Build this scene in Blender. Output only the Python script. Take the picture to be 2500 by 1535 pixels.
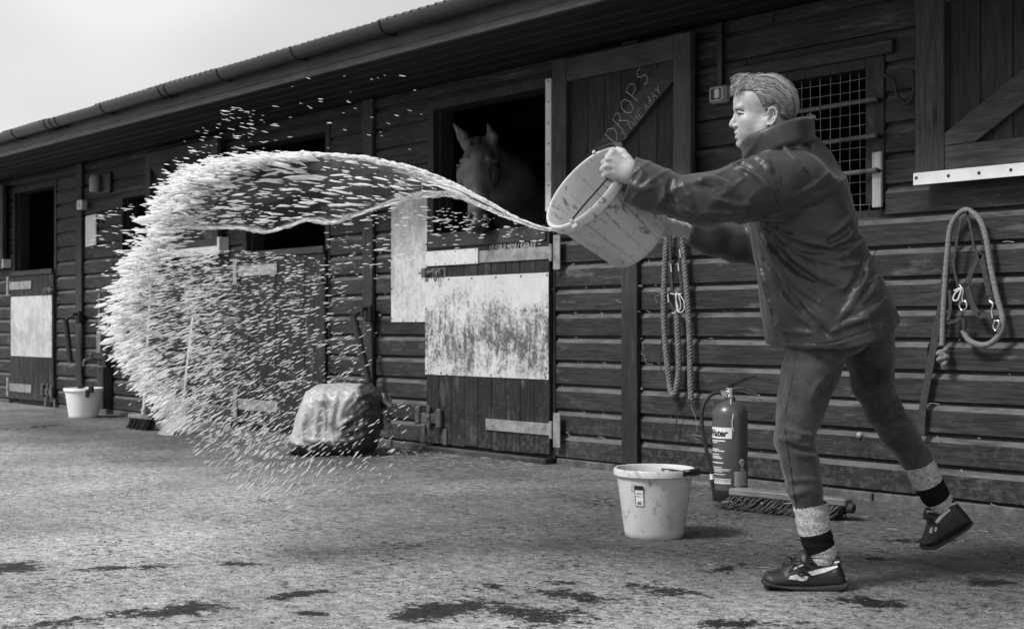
import bpy, bmesh, math, random
import numpy as np
from mathutils import Vector, Matrix
random.seed(7); rng = np.random.default_rng(7)
for o in list(bpy.data.objects): bpy.data.objects.remove(o)
sc = bpy.context.scene; COL = sc.collection
# ------------------------------------------------------------------ camera
F = 3300.0; CH = 0.80; CD = 5.35                      # focal length in photo pixels, eye height, distance to wall
TH = math.atan2(0.75705, 0.65336)
RX, RY, FX, FY = math.cos(TH), math.sin(TH), -math.sin(TH), math.cos(TH)
cam = bpy.data.cameras.new('camera'); camo = bpy.data.objects.new('camera', cam); COL.objects.link(camo)
camo.location = (0, -CD, CH); camo.rotation_euler = (math.pi/2, 0, TH)
cam.sensor_width = 36; cam.lens = 36*F/2500; cam.shift_y = 31.5/2500
cam.clip_start = 0.05; cam.clip_end = 2000
cam.dof.use_dof = True; cam.dof.focus_distance = 4.4; cam.dof.aperture_fstop = 8.0
sc.camera = camo
# ------------------------------------------------------------------ sky, sun, exposure (monochrome photograph: neutral light)
SUN_EL, SUN_AZ = math.radians(48), math.radians(0)
sd = Vector((RX*-0.86+FX*-0.42, RY*-0.86+FY*-0.42, 0)).normalized()   # horizontal direction towards the sun
SUNV = Vector((sd.x*math.cos(SUN_EL), sd.y*math.cos(SUN_EL), math.sin(SUN_EL)))
w = bpy.data.worlds.new('World'); sc.world = w; w.use_nodes = True
nt = w.node_tree; nt.nodes.clear()
out = nt.nodes.new('ShaderNodeOutputWorld'); bg = nt.nodes.new('ShaderNodeBackground')
sky = nt.nodes.new('ShaderNodeTexSky'); sky.sky_type = 'NISHITA'; sky.sun_disc = False
sky.sun_elevation = SUN_EL; sky.sun_rotation = math.atan2(sd.x, sd.y); sky.dust_density = 4.0
bw = nt.nodes.new('ShaderNodeRGBToBW')
tc = nt.nodes.new('ShaderNodeTexCoord'); nz = nt.nodes.new('ShaderNodeTexNoise')
nz.inputs['Scale'].default_value = 2.3; nz.inputs['Detail'].default_value = 2
mp = nt.nodes.new('ShaderNodeMapping'); mp.inputs['Scale'].default_value = (1, 1, 2.2); mp.inputs['Location'].default_value = (.55, .2, .3)
cr = nt.nodes.new('ShaderNodeMapRange'); cr.inputs[1].default_value = .3; cr.inputs[2].default_value = .62
cr.inputs[3].default_value = 5.4; cr.inputs[4].default_value = 8.8          # cloud veil, in the sky texture's units
mx = nt.nodes.new('ShaderNodeMix'); mx.data_type = 'FLOAT'; mx.inputs[0].default_value = .86
nt.links.new(tc.outputs['Generated'], mp.inputs[0]); nt.links.new(mp.outputs[0], nz.inputs['Vector'])
nt.links.new(nz.outputs[0], cr.inputs[0]); nt.links.new(sky.outputs[0], bw.inputs[0])
nt.links.new(bw.outputs[0], mx.inputs[2]); nt.links.new(cr.outputs[0], mx.inputs[3])
nt.links.new(mx.outputs[0], bg.inputs[0]); bg.inputs[1].default_value = .088
nt.links.new(bg.outputs[0], out.inputs[0])
sl = bpy.data.lights.new('sun', 'SUN'); so = bpy.data.objects.new('sun', sl); COL.objects.link(so)
sl.energy = 3.0; sl.angle = math.radians(13); sl.color = (1, 1, 1)
so.rotation_euler = SUNV.to_track_quat('Z', 'Y').to_euler(); so.location = (-6, -10, 9)
sc.view_settings.view_transform = 'Standard'; sc.view_settings.look = 'None'
sc.view_settings.exposure = 0.35; sc.view_settings.gamma = 1.0
sc.render.engine = 'CYCLES'

# ------------------------------------------------------------------ pixel helpers (photo pixels -> directions)
K = 2500/2463
def wp(px, py, y=0.0):                    # pixel (2463-wide view) met with a plane parallel to the wall
    a = (px*K-1250)/F; b = (799-py*K)/F
    dx, dy = a*RX+FX, a*RY+FY
    t = (y+CD)/dy
    return dx*t, CH+b*t
def gp(px, py, z=0.0):                    # pixel met with the ground
    a = (px*K-1250)/F; b = (799-py*K)/F
    t = (z-CH)/b
    return (a*RX+FX)*t, -CD+(a*RY+FY)*t
PX0, PZ0 = 0.885, 4.14                    # the thrower's front foot, right of / ahead of the camera
def LD(px, py, dy=0.0):                   # pixel at a depth -> frame turned like the view, origin under the front foot
    Z = PZ0+dy
    return np.array([(px*K-1250)/F*Z-PX0, dy, CH+(799-py*K)/F*Z])
def LS(px, py, dy=0.0): return LD(px/K, py/K, dy)
PLOC = (PX0*RX+PZ0*FX, -CD+PX0*RY+PZ0*FY, 0.0)

# ------------------------------------------------------------------ object helpers
def tag(o, label=None, cat=None, group=None, kind=None):
    if label: o['label'] = label
    if cat: o['category'] = cat
    if group: o['group'] = group
    if kind: o['kind'] = kind
    return o
def empty(name, loc=(0, 0, 0), rz=0.0, parent=None):
    o = bpy.data.objects.new(name, None); COL.objects.link(o); o.location = loc; o.rotation_euler = (0, 0, rz)
    o.empty_display_size = .1
    if parent: o.parent = parent
    return o
def mk(name, V, Fc, mat, parent=None, smooth=False, mi=None):
    me = bpy.data.meshes.new(name)
    if isinstance(V, np.ndarray) and isinstance(Fc, np.ndarray):
        n, m, k = len(V), len(Fc), Fc.shape[1]
        me.vertices.add(n); me.vertices.foreach_set('co', V.astype(np.float32).ravel())
        me.loops.add(m*k); me.loops.foreach_set('vertex_index', Fc.astype(np.int32).ravel())
        me.polygons.add(m); me.polygons.foreach_set('loop_start', np.arange(0, m*k, k, dtype=np.int32))
        me.polygons.foreach_set('loop_total', np.full(m, k, dtype=np.int32))
        me.update(calc_edges=True); me.validate()
    else:
        me.from_pydata([tuple(v) for v in V], [], [tuple(f) for f in Fc]); me.update()
    for mm in (mat if isinstance(mat, (list, tuple)) else [mat]): me.materials.append(mm)
    if mi is not None: me.polygons.foreach_set('material_index', np.asarray(mi, dtype=np.int32))
    if smooth: me.polygons.foreach_set('use_smooth', np.ones(len(me.polygons), dtype=bool))
    o = bpy.data.objects.new(name, me); COL.objects.link(o)
    if parent: o.parent = parent
    return o
class MB:                                  # collects pieces of ONE part
    def __init__(s): s.v = []; s.f = []
    def add(s, V, Fc):
        n = len(s.v); s.v += [tuple(p) for p in V]; s.f += [tuple(i+n for i in f) for f in Fc]; return s
    def box(s, x0, x1, y0, y1, z0, z1, c=0.0):
        if c <= 0:
            V = [(x, y, z) for x in (x0, x1) for y in (y0, y1) for z in (z0, z1)]
            return s.add(V, [(0,1,3,2),(4,6,7,5),(0,4,5,1),(2,3,7,6),(0,2,6,4),(1,5,7,3)])
        bm = bmesh.new(); bmesh.ops.create_cube(bm, size=1)
        for v in bm.verts: v.co = ((x0+x1)/2+v.co.x*(x1-x0), (y0+y1)/2+v.co.y*(y1-y0), (z0+z1)/2+v.co.z*(z1-z0))
        bmesh.ops.bevel(bm, geom=bm.edges[:], offset=c, segments=1, affect='EDGES')
        bm.verts.index_update(); V = [v.co[:] for v in bm.verts]; Fc = [[v.index for v in f.verts] for f in bm.faces]; bm.free()
        return s.add(V, Fc)
    def tube(s, P, r, n=8, cap=True):
        P = [Vector(p) for p in P]; R = r if hasattr(r, '__len__') else [r]*len(P)
        V = []; Fc = []; prev = None
        for i, p in enumerate(P):
            t = (P[min(i+1, len(P)-1)]-P[max(i-1, 0)]).normalized()
            if prev is None:
                a = Vector((0, 0, 1)) if abs(t.z) < .9 else Vector((1, 0, 0)); prev = t.cross(a).normalized()
            u = (prev-t*prev.dot(t)).normalized(); prev = u; q = t.cross(u)
            for k in range(n):
                an = 2*math.pi*k/n; V.append(p+(u*math.cos(an)+q*math.sin(an))*R[i])
        for i in range(len(P)-1):
            for k in range(n):
                a, b = i*n+k, i*n+(k+1) % n; Fc.append((a, b, b+n, a+n))
        if cap: Fc.append(tuple(range(n-1, -1, -1))); Fc.append(tuple((len(P)-1)*n+k for k in range(n)))
        return s.add(V, Fc)
    def lathe(s, prof, n=40, c=(0, 0, 0), close=False):
        V = []; Fc = []
        for r, z in prof:
            for k in range(n):
                a = 2*math.pi*k/n; V.append((c[0]+r*math.cos(a), c[1]+r*math.sin(a), c[2]+z))
        m = len(prof)
        for i in range(m-1 if not close else m):
            for k in range(n):
                a, b = i*n+k, i*n+(k+1) % n; j = ((i+1) % m)-i
                Fc.append((a, b, b+j*n, a+j*n))
        return s.add(V, Fc)
    def prism(s, prof, x0, x1):            # profile in (y,z), run along x
        n = len(prof); V = [(x0, y, z) for y, z in prof]+[(x1, y, z) for y, z in prof]
        Fc = [(i, (i+1) % n, (i+1) % n+n, i+n) for i in range(n)]+[tuple(range(n-1, -1, -1)), tuple(range(n, 2*n))]
        return s.add(V, Fc)
    def prismz(s, prof, z0, z1):           # profile in (x,y), run along z
        n = len(prof); V = [(x, y, z0) for x, y in prof]+[(x, y, z1) for x, y in prof]
        Fc = [(i, i+n, (i+1) % n+n, (i+1) % n) for i in range(n)]+[tuple(range(n)), tuple(range(2*n-1, n-1, -1))]
        return s.add(V, Fc)
    def plate(s, poly, y0, y1):            # polygon in (x,z), thickness in y
        n = len(poly); V = [(x, y0, z) for x, z in poly]+[(x, y1, z) for x, z in poly]
        Fc = [(i, (i+1) % n, (i+1) % n+n, i+n) for i in range(n)]+[tuple(range(n-1, -1, -1)), tuple(range(n, 2*n))]
        return s.add(V, Fc)
    def dome(s, c, r, d=(0, -1, 0), n=8, h=.6):
        d = Vector(d).normalized(); a = Vector((0, 0, 1)) if abs(d.z) < .9 else Vector((1, 0, 0))
        u = d.cross(a).normalized(); q = d.cross(u); c = Vector(c); V = []
        for rr, hh in ((1, 0), (.75, h*.65), (0.01, h)):
            for k in range(n):
                an = 2*math.pi*k/n; V.append(c+(u*math.cos(an)+q*math.sin(an))*r*rr+d*r*hh)
        Fc = [(i*n+k, i*n+(k+1) % n, (i+1)*n+(k+1) % n, (i+1)*n+k) for i in range(2) for k in range(n)]
        return s.add(V, Fc)
    def build(s, name, mat, parent=None, smooth=False):
        o = mk(name, s.v, s.f, mat, parent, smooth)
        bm = bmesh.new(); bm.from_mesh(o.data); bmesh.ops.recalc_face_normals(bm, faces=bm.faces[:]); bm.to_mesh(o.data); bm.free()
        return o
def autosmooth(o, deg=40):
    o.data.polygons.foreach_set('use_smooth', np.ones(len(o.data.polygons), dtype=bool))
    bm = bmesh.new(); bm.from_mesh(o.data)
    for e in bm.edges:
        e.smooth = not (len(e.link_faces) == 2 and e.calc_face_angle(0) > math.radians(deg))
    bm.to_mesh(o.data); bm.free(); return o
def catmull(P, m=8):
    P = [np.array(p, float) for p in P]; P = [2*P[0]-P[1]]+P+[2*P[-1]-P[-2]]; R = []
    for i in range(1, len(P)-2):
        for k in range(m):
            t = k/m; a, b, c, d = P[i-1:i+3]
            R.append(.5*(2*b+(c-a)*t+(2*a-5*b+4*c-d)*t*t+(3*b-a-3*c+d)*t**3))
    R.append(P[-2]); return R

# ------------------------------------------------------------------ materials (all procedural, all grey)
def g(v): return (v, v, v, 1)
class NG:
    def __init__(s, name):
        s.m = bpy.data.materials.new(name); s.m.use_nodes = True; s.t = s.m.node_tree; s.t.nodes.clear()
        s.out = s.n('ShaderNodeOutputMaterial')
    def n(s, typ, **kw):
        x = s.t.nodes.new(typ)
        for k, v in kw.items():
            if isinstance(v, bpy.types.NodeSocket): s.t.links.new(v, x.inputs[k])
            elif k in x.inputs.keys(): x.inputs[k].default_value = v
            else: setattr(x, k, v)
        return x
    def l(s, a, b): s.t.links.new(a, b)
    def coord(s, scale=(1, 1, 1), rnd=True, loc=(0, 0, 0)):
        tc = s.n('ShaderNodeTexCoord'); v = tc.outputs['Object']
        if rnd:
            oi = s.n('ShaderNodeObjectInfo'); sc_ = s.n('ShaderNodeMath', operation='MULTIPLY'); s.l(oi.outputs['Random'], sc_.inputs[0]); sc_.inputs[1].default_value = 37.0
            ad = s.n('ShaderNodeVectorMath', operation='ADD'); s.l(v, ad.inputs[0]); s.l(sc_.outputs[0], ad.inputs[1]); v = ad.outputs[0]
        mp = s.n('ShaderNodeMapping'); mp.inputs['Scale'].default_value = scale; mp.inputs['Location'].default_value = loc; s.l(v, mp.inputs[0])
        return mp.outputs[0]
    def noise(s, vec, scale, detail=5, rough=.6, dist=0):
        x = s.n('ShaderNodeTexNoise'); s.l(vec, x.inputs['Vector'])
        x.inputs['Scale'].default_value = scale; x.inputs['Detail'].default_value = detail
        x.inputs['Roughness'].default_value = rough; x.inputs['Distortion'].default_value = dist
        return x.outputs[0]
    def rng(s, v, a, b, c, d, typ='LINEAR'):
        x = s.n('ShaderNodeMapRange', interpolation_type=typ); s.l(v, x.inputs[0])
        for i, q in enumerate((a, b, c, d)): x.inputs[i+1].default_value = q
        return x.outputs[0]
    def mixf(s, f, a, b):
        x = s.n('ShaderNodeMix', data_type='FLOAT')
        for i, q in ((0, f), (2, a), (3, b)):
            if isinstance(q, bpy.types.NodeSocket): s.l(q, x.inputs[i])
            else: x.inputs[i].default_value = q
        return x.outputs[0]
    def math(s, op, a, b=0):
        x = s.n('ShaderNodeMath', operation=op)
        for i, q in ((0, a), (1, b)):
            if isinstance(q, bpy.types.NodeSocket): s.l(q, x.inputs[i])
            else: x.inputs[i].default_value = q
        return x.outputs[0]
    def bsdf(s, col, rough=.7, bump=None, bstr=.3, bdist=.004, metal=0, spec=.4, **kw):
        p = s.n('ShaderNodeBsdfPrincipled')
        for k, q in (('Base Color', col), ('Roughness', rough), ('Metallic', metal), ('Specular IOR Level', spec)):
            if isinstance(q, bpy.types.NodeSocket): s.l(q, p.inputs[k])
            else: p.inputs[k].default_value = g(q) if k == 'Base Color' else q
        for k, q in kw.items(): p.inputs[k.replace('_', ' ')].default_value = q
        if bump is not None:
            b = s.n('ShaderNodeBump'); s.l(bump, b.inputs['Height']); b.inputs['Strength'].default_value = bstr; b.inputs['Distance'].default_value = bdist
            s.l(b.outputs[0], p.inputs['Normal'])
        s.l(p.outputs[0], s.out.inputs[0]); return p
def simple(name, lo, hi, scale=12, stretch=(1, 1, 1), rough=.7, bstr=.25, bdist=.003, spots=None, **kw):
    m = NG(name); v = m.coord(stretch); a = m.noise(v, scale)
    c = m.rng(a, .3, .7, lo, hi)
    if spots:                              # (value, scale, threshold, width)
        q = m.noise(m.coord((1, 1, 1), True, (3, 1, 2)), spots[1], 6, .65); c = m.mixf(m.rng(q, spots[2], spots[2]+spots[3], 0, 1), c, spots[0])
    m.bsdf(c, rough, a, bstr, bdist, **kw); return m.m
def wood(name, lo, hi, along, wear=.0, rough=.62, fine=75, spec=.35, mud=False):
    m = NG(name); st = [fine, fine, fine]; st['xyz'.index(along)] = 5.0
    v = m.coord(st); gr = m.noise(v, 1.0, 6, .65, .6)
    big = m.noise(m.coord((1.2, 1.2, 1.2), True, (5, 5, 5)), 2.2, 5, .6)
    hf = m.noise(m.coord([q*3.2 for q in st], True, (2, 7, 1)), 1.0, 4, .7)
    c = m.rng(m.math('ADD', m.math('MULTIPLY', gr, .6), m.math('MULTIPLY', hf, .4)), .36, .66, lo, hi)
    c = m.math('MULTIPLY', c, m.rng(big, .3, .7, .5, 1.5))
    oi = m.n('ShaderNodeObjectInfo'); c = m.math('MULTIPLY', c, m.rng(oi.outputs['Random'], 0, 1, .78, 1.22))
    if wear:
        st2 = [14, 14, 14]; st2['xyz'.index(along)] = 3.5
        q = m.noise(m.coord(st2, True, (9, 2, 4)), 1.0, 7, .7); c = m.mixf(m.rng(q, .57, .74, 0, wear), c, .19)
    if hi < .1 and lo < .02:               # knots
        st3 = [7.0, 7.0, 7.0]; st3['xyz'.index(along)] = 1.7
        vo = m.n('ShaderNodeTexVoronoi'); m.l(m.coord(st3, True, (1, 8, 3)), vo.inputs['Vector']); vo.inputs['Scale'].default_value = 1.0
        c = m.math('MULTIPLY', c, m.rng(m.math('ADD', vo.outputs['Distance'], m.math('MULTIPLY', m.math('SUBTRACT', gr, .5), .1)), .05, .12, .25, 1))
    if mud and along == 'x':               # highlight put into the colour of the bevelled upper edges, broken like rubbed paint
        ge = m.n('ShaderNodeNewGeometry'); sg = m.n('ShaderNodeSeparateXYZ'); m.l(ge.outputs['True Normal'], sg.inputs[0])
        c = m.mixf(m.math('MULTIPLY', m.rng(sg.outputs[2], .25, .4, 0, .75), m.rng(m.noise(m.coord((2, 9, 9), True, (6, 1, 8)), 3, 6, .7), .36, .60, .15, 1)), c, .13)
    if mud:                                # dried splashes along the foot of the wall
        tcm = m.n('ShaderNodeTexCoord'); spm = m.n('ShaderNodeSeparateXYZ'); m.l(tcm.outputs['Object'], spm.inputs[0])
        nm_ = m.noise(m.coord((1, 1, 1), False), 26, 7, .75); c = m.mixf(m.rng(m.math('SUBTRACT', nm_, m.math('MULTIPLY', spm.outputs[2], .30)), .44, .58, 0, .55), c, .085)
    ro = m.rng(gr, .3, .7, rough+.1, rough-.1)
    m.bsdf(c, ro, m.math('ADD', m.math('MULTIPLY', gr, .7), m.math('MULTIPLY', hf, .3)), .75, .005, spec=spec); return m.m
MT = {}
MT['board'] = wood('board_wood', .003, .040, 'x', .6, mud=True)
MT['plank'] = wood('plank_wood', .003, .030, 'z', .6, mud=True)
MT['post'] = wood('post_wood', .010, .044, 'z', .3)
MT['rail'] = wood('rail_wood', .014, .060, 'x', .4)
MT['leaf'] = wood('leaf_wood', .005, .022, 'z', .15)
MT['leafx'] = wood('leaf_rail_wood', .018, .062, 'x', .15)
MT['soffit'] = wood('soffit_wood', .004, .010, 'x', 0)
MT['fascia'] = wood('fascia_wood', .02, .05, 'x', .25, .45)
MT['stile'] = wood('leaf_stile_wood', .016, .056, 'z', .2)
MT['jamb'] = wood('jamb_wood', .006, .03, 'z', .4)
MT['pale'] = wood('pale_batten', .25, .45, 'z', 0)
MT['inside'] = wood('inside_wood', .010, .03, 'z', 0)
MT['gutter'] = simple('gutter_plastic', .010, .022, 6, (1, 1, 1), .33, .08, .002, spec=.5)
MT['galv'] = simple('galvanised_steel', .16, .36, 14, (1, 1, 1), .5, .2, .002, (.07, 30, .62, .1), metal=.25)
MT['galvd'] = simple('dull_steel', .05, .16, 22, (1, 1, 1), .5, .2, .002, (.3, 40, .64, .08), metal=.3)
MT['stud'] = simple('nail_head', .02, .05, 30)
MT['iron'] = simple('black_iron', .006, .016, 30, (1, 1, 1), .55, .3, .002)
MT['white'] = simple('white_plate', .42, .66, 5, (1, 1, 1), .5, .1, .002, (.2, 22, .64, .12))
MT['paper'] = simple('white_board', .62, .8, 9, (1, 1, 1), .6, .1, .001, (.45, 10, .66, .2))
MT['concrete'] = simple('plinth_concrete', .04, .13, 18, (1, 1, 1), .9, .6, .008, (.05, 9, .6, .2))
MT['roof'] = simple('roof_sheet', .05, .12, 5, (1, 1, 1), .8, .3, .004)
MT['black'] = simple('black_plastic', .01, .022, 20, (1, 1, 1), .4, .1, .001)
MT['blackrub'] = simple('black_rubber', .012, .03, 40, (1, 1, 1), .65, .2, .001)
MT['bucket'] = simple('bucket_plastic', .44, .62, 4, (1, 1, 1), .42, .1, .0015, (.20, 30, .55, .16), Subsurface_Weight=.0)
MT['bucketw'] = simple('white_bucket_plastic', .72, .82, 4, (1, 1, 1), .4, .05, .001)
MT['switch'] = simple('switch_plastic', .22, .34, 12, (1, 1, 1), .45, .1, .001, (.08, 30, .6, .1))
MT['switchp'] = simple('switch_rocker', .4, .55, 12, (1, 1, 1), .35)
MT['rope'] = simple('rope_fibre', .09, .22, 60, (1, 1, 1), .9, .6, .003)
MT['rope2'] = simple('braided_rope', .10, .24, 130, (1, 1, 1), .9, .8, .003)
MT['strap'] = simple('dark_webbing', .018, .045, 60, (1, 1, 1), .7, .3, .002)
MT['chrome'] = simple('clip_steel', .5, .75, 30, (1, 1, 1), .25, .1, .001, metal=.9)
MT['twine'] = simple('pale_twine', .5, .7, 60)
MT['straw'] = simple('straw', .20, .42, 30)
MT['chalk'] = simple('chalk', .35, .62, 120, (1, 1, 1), .95, .3, .001)
MT['print'] = simple('white_print', .55, .75, 50)
MT['ink'] = simple('black_ink', .008, .015, 50)
MT['exting'] = simple('extinguisher_paint', .055, .085, 8, (1, 1, 1), .3, .03, .001, spec=.5)
MT['bristle'] = simple('broom_bristle', .008, .03, 60, (1, 1, 1), .6)
MT['broomw'] = wood('broom_wood', .10, .24, 'x', 0)
MT['pole'] = wood('pole_wood', .22, .45, 'z', 0)
MT['cloth'] = simple('bag_cloth', .05, .12, 20)
# worn zinc kick plates: each with its own stain
def kick(name, zlo, zhi, seed, dark):
    m = NG(name); v = m.coord((1, 1, 1), False, (seed, 0, 0)); tcn = m.n('ShaderNodeTexCoord'); sp = m.n('ShaderNodeSeparateXYZ'); m.l(tcn.outputs['Object'], sp.inputs[0])
    zz = m.rng(sp.outputs[2], zlo, zhi, 0, 1)
    n1 = m.noise(v, 6, 10, .74, .3); n2 = m.noise(m.coord((9, 9, 2.0), False, (seed, 2, 1)), 3.5, 7, .7); n3 = m.noise(v, 55, 6, .75)
    band = m.math('SUBTRACT', 1.0, m.math('MULTIPLY', m.math('ABSOLUTE', m.math('SUBTRACT', zz, .38)), 2.6))
    s_ = m.math('ADD', m.math('MULTIPLY', n1, .9), m.math('MULTIPLY', band, .22)); s_ = m.math('ADD', s_, m.math('MULTIPLY', m.math('SUBTRACT', n2, .5), .8))
    s_ = m.math('ADD', s_, m.math('MULTIPLY', m.math('SUBTRACT', n3, .5), .9))
    c = m.mixf(m.rng(s_, .46, .70, 0, dark), m.rng(n1, .3, .7, .62, .44), .075)
    m.bsdf(c, m.rng(n1, .3, .7, .35, .6), n3, .15, .002, metal=.15); return m.m
MT['kick'] = kick('kick_plate_zinc', .50, 1.12, 3.1, .97)
MT['kickfar'] = kick('kick_plate_zinc_far', .50, 1.12, 8.3, .35)
MT['plate'] = kick('wall_plate_zinc', .83, 2.6, 5.2, .4)
# ------------------------------------------------------------------ ground: one sheet to the horizon
def ground_mat():
    m = NG('yard_concrete'); v = m.coord((1, 1, 1), False); tcn = m.n('ShaderNodeTexCoord'); sp = m.n('ShaderNodeSeparateXYZ'); m.l(tcn.outputs['Object'], sp.inputs[0])
    x, y = sp.outputs[0], sp.outputs[1]
    fine = m.noise(v, 95, 4, .7); mid = m.noise(v, 22, 6, .72); big = m.noise(v, 1.1, 5, .62); pat = m.noise(v, 4.5, 7, .66)
    c = m.rng(mid, .32, .68, .15, .52)
    c = m.math('MULTIPLY', c, m.rng(big, .32, .68, .62, 1.25))
    c = m.math('MULTIPLY', c, m.rng(fine, .32, .68, .45, 1.6))
    # pits and dark grit, pale grit
    c = m.mixf(m.rng(m.math('ADD', m.noise(v, 30, 6, .74), m.math('MULTIPLY', m.math('SUBTRACT', m.noise(v, 2.6, 4, .6), .5), .35)), .565, .61, 0, .92), c, .025)
    c = m.mixf(m.rng(m.noise(m.coord((1, 1, 1), False, (4, 9, 2)), 75, 4, .7), .59, .64, 0, .88), c, .03)
    c = m.mixf(m.rng(m.noise(m.coord((1, 1, 1), False, (7, 3, 1)), 150, 3, .6), .68, .74, 0, .8), c, .42)
    # water lying in patches: blobs with ragged edges
    def blob(cx, cy, rx, ry, ang):
        s_, k_ = math.sin(ang), math.cos(ang)
        dx, dy = m.math('SUBTRACT', x, cx), m.math('SUBTRACT', y, cy)
        u = m.math('DIVIDE', m.math('ADD', m.math('MULTIPLY', dx, k_), m.math('MULTIPLY', dy, s_)), rx)
        q = m.math('DIVIDE', m.math('SUBTRACT', m.math('MULTIPLY', dy, k_), m.math('MULTIPLY', dx, s_)), ry)
        r = m.math('SQRT', m.math('ADD', m.math('MULTIPLY', u, u), m.math('MULTIPLY', q, q)))
        return m.rng(r, 0, 1, 1, 0)
    wet = None
    for (px, py, px2, py2, wd) in WETS:
        a = gp(px, py); b = gp(px2, py2); L = math.hypot(b[0]-a[0], b[1]-a[1])
        bl = blob((a[0]+b[0])/2, (a[1]+b[1])/2, L/2+wd*1.3, wd*1.35, math.atan2(b[1]-a[1], b[0]-a[0]))
        wet = bl if wet is None else m.math('MAXIMUM', wet, bl)
    rag = m.math('ADD', m.math('MULTIPLY', pat, .40), m.math('MULTIPLY', m.noise(v, 24, 9, .80), .60))
    wm = m.rng(m.math('ADD', m.math('MULTIPLY', wet, .92), m.math('MULTIPLY', m.math('SUBTRACT', rag, .5), 4.4)), .44, .60, 0, 1)
    wm = m.math('MULTIPLY', wm, m.rng(wet, 0, .06, 0, 1))
    # right-hand yard: shade put into the colour together with wetness, ragged border
    a = gp(2000, 1250); damp_shade = blob(a[0]+.6, a[1]-.1, 3.6, 2.3, .25)
    dm = m.rng(m.math('ADD', m.math('MULTIPLY', damp_shade, .8), m.math('MULTIPLY', rag, .8)), .42, .85, 0, .95)
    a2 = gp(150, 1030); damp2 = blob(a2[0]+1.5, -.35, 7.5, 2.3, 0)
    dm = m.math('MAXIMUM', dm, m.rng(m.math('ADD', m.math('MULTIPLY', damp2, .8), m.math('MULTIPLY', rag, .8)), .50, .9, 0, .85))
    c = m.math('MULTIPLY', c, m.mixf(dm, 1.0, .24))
    c = m.math('MULTIPLY', c, m.mixf(wm, 1.0, .07))
    ro = m.mixf(m.math('MAXIMUM', wm, m.math('MULTIPLY', dm, .4)), .9, .6)
    h = m.math('ADD', m.math('MULTIPLY', mid, .6), m.math('MULTIPLY', fine, .4))
    m.bsdf(c, ro, h, 1.0, .014, spec=.3); return m.m
WETS = [(20,1508,260,1490,.10),(250,1490,560,1452,.12),(560,1452,850,1412,.07),(-60,1360,60,1372,.16),(120,1368,420,1362,.09),(500,1352,640,1358,.07),
        (950,1490,1180,1440,.14),(1180,1460,1400,1500,.16),(1300,1420,1460,1440,.10),(1500,1400,1700,1440,.10),(1150,1400,1230,1420,.06),
        (1330,1400,1380,1400,.05),(2150,1300,2330,1300,.10),(2080,1340,2130,1345,.06),(1700,1380,1800,1350,.06),(2000,1440,2250,1460,.1),
        (50,1030,150,1020,.16),(1650,1500,1900,1500,.09),(2330,1400,2440,1400,.08),(700,1470,800,1480,.04),(280,1475,330,1470,.06)]
gx = np.concatenate([[-600, -200, -60], np.linspace(-24, 6, 40), [30, 120, 500]]); gy = np.concatenate([[-500, -120, -30], np.linspace(-10, .6, 24), [12, 60, 200, 700]])
V = [(a, b, 0) for a in gx for b in gy]; ny = len(gy)
Fc = [(i*ny+j, (i+1)*ny+j, (i+1)*ny+j+1, i*ny+j+1) for i in range(len(gx)-1) for j in range(ny-1)]
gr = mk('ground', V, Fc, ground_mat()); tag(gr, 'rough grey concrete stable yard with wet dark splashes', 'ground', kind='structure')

# ------------------------------------------------------------------ the stable block
SB = empty('stable_building', (-9, 0, 0)); tag(SB, 'long dark timber stable block with half doors, deep eaves and gutter', 'stable')
def sb(mb, name, mat, parent=SB, smooth=False):
    o = mb.build(name, mat, None, smooth)
    o.parent = parent
    if parent is SB: o.matrix_parent_inverse = Matrix.Translation(-Vector(SB.location))
    return o
XL, XR, ZT = -20.0, 1.6, 2.37
OPEN = [(-14.28, -13.12, 0.0, 2.27), (-11.66, -10.9, 1.335, 2.03), (-9.44, -8.20, 0.0, 2.27), (-7.03, -5.81, 0.0, 2.27), (-4.40, -3.58, 1.345, 2.06)]
POSTS = [(-17.2, .13), (-12.53, .135), (-7.69, .12), (-5.185, .12), (-1.2, .12)]
wall = MB()                                # studwork sheet behind the boards, with the openings left out
xs = sorted({XL, XR}|{o[0] for o in OPEN}|{o[1] for o in OPEN})
for a, b in zip(xs, xs[1:]):
    hit = [o for o in OPEN if o[0] <= a+1e-6 and o[1] >= b-1e-6]
    if not hit: wall.box(a, b, .024, .09, .03, ZT)
    else:
        o = hit[0]
        if o[2] > .05: wall.box(a, b, .024, .09, .03, o[2])
        wall.box(a, b, .024, .09, o[3], ZT)
WALL = sb(wall, 'wall', MT['inside'])
PITCH = .1405
z = .045; row = 0; NAILS = []
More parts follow.
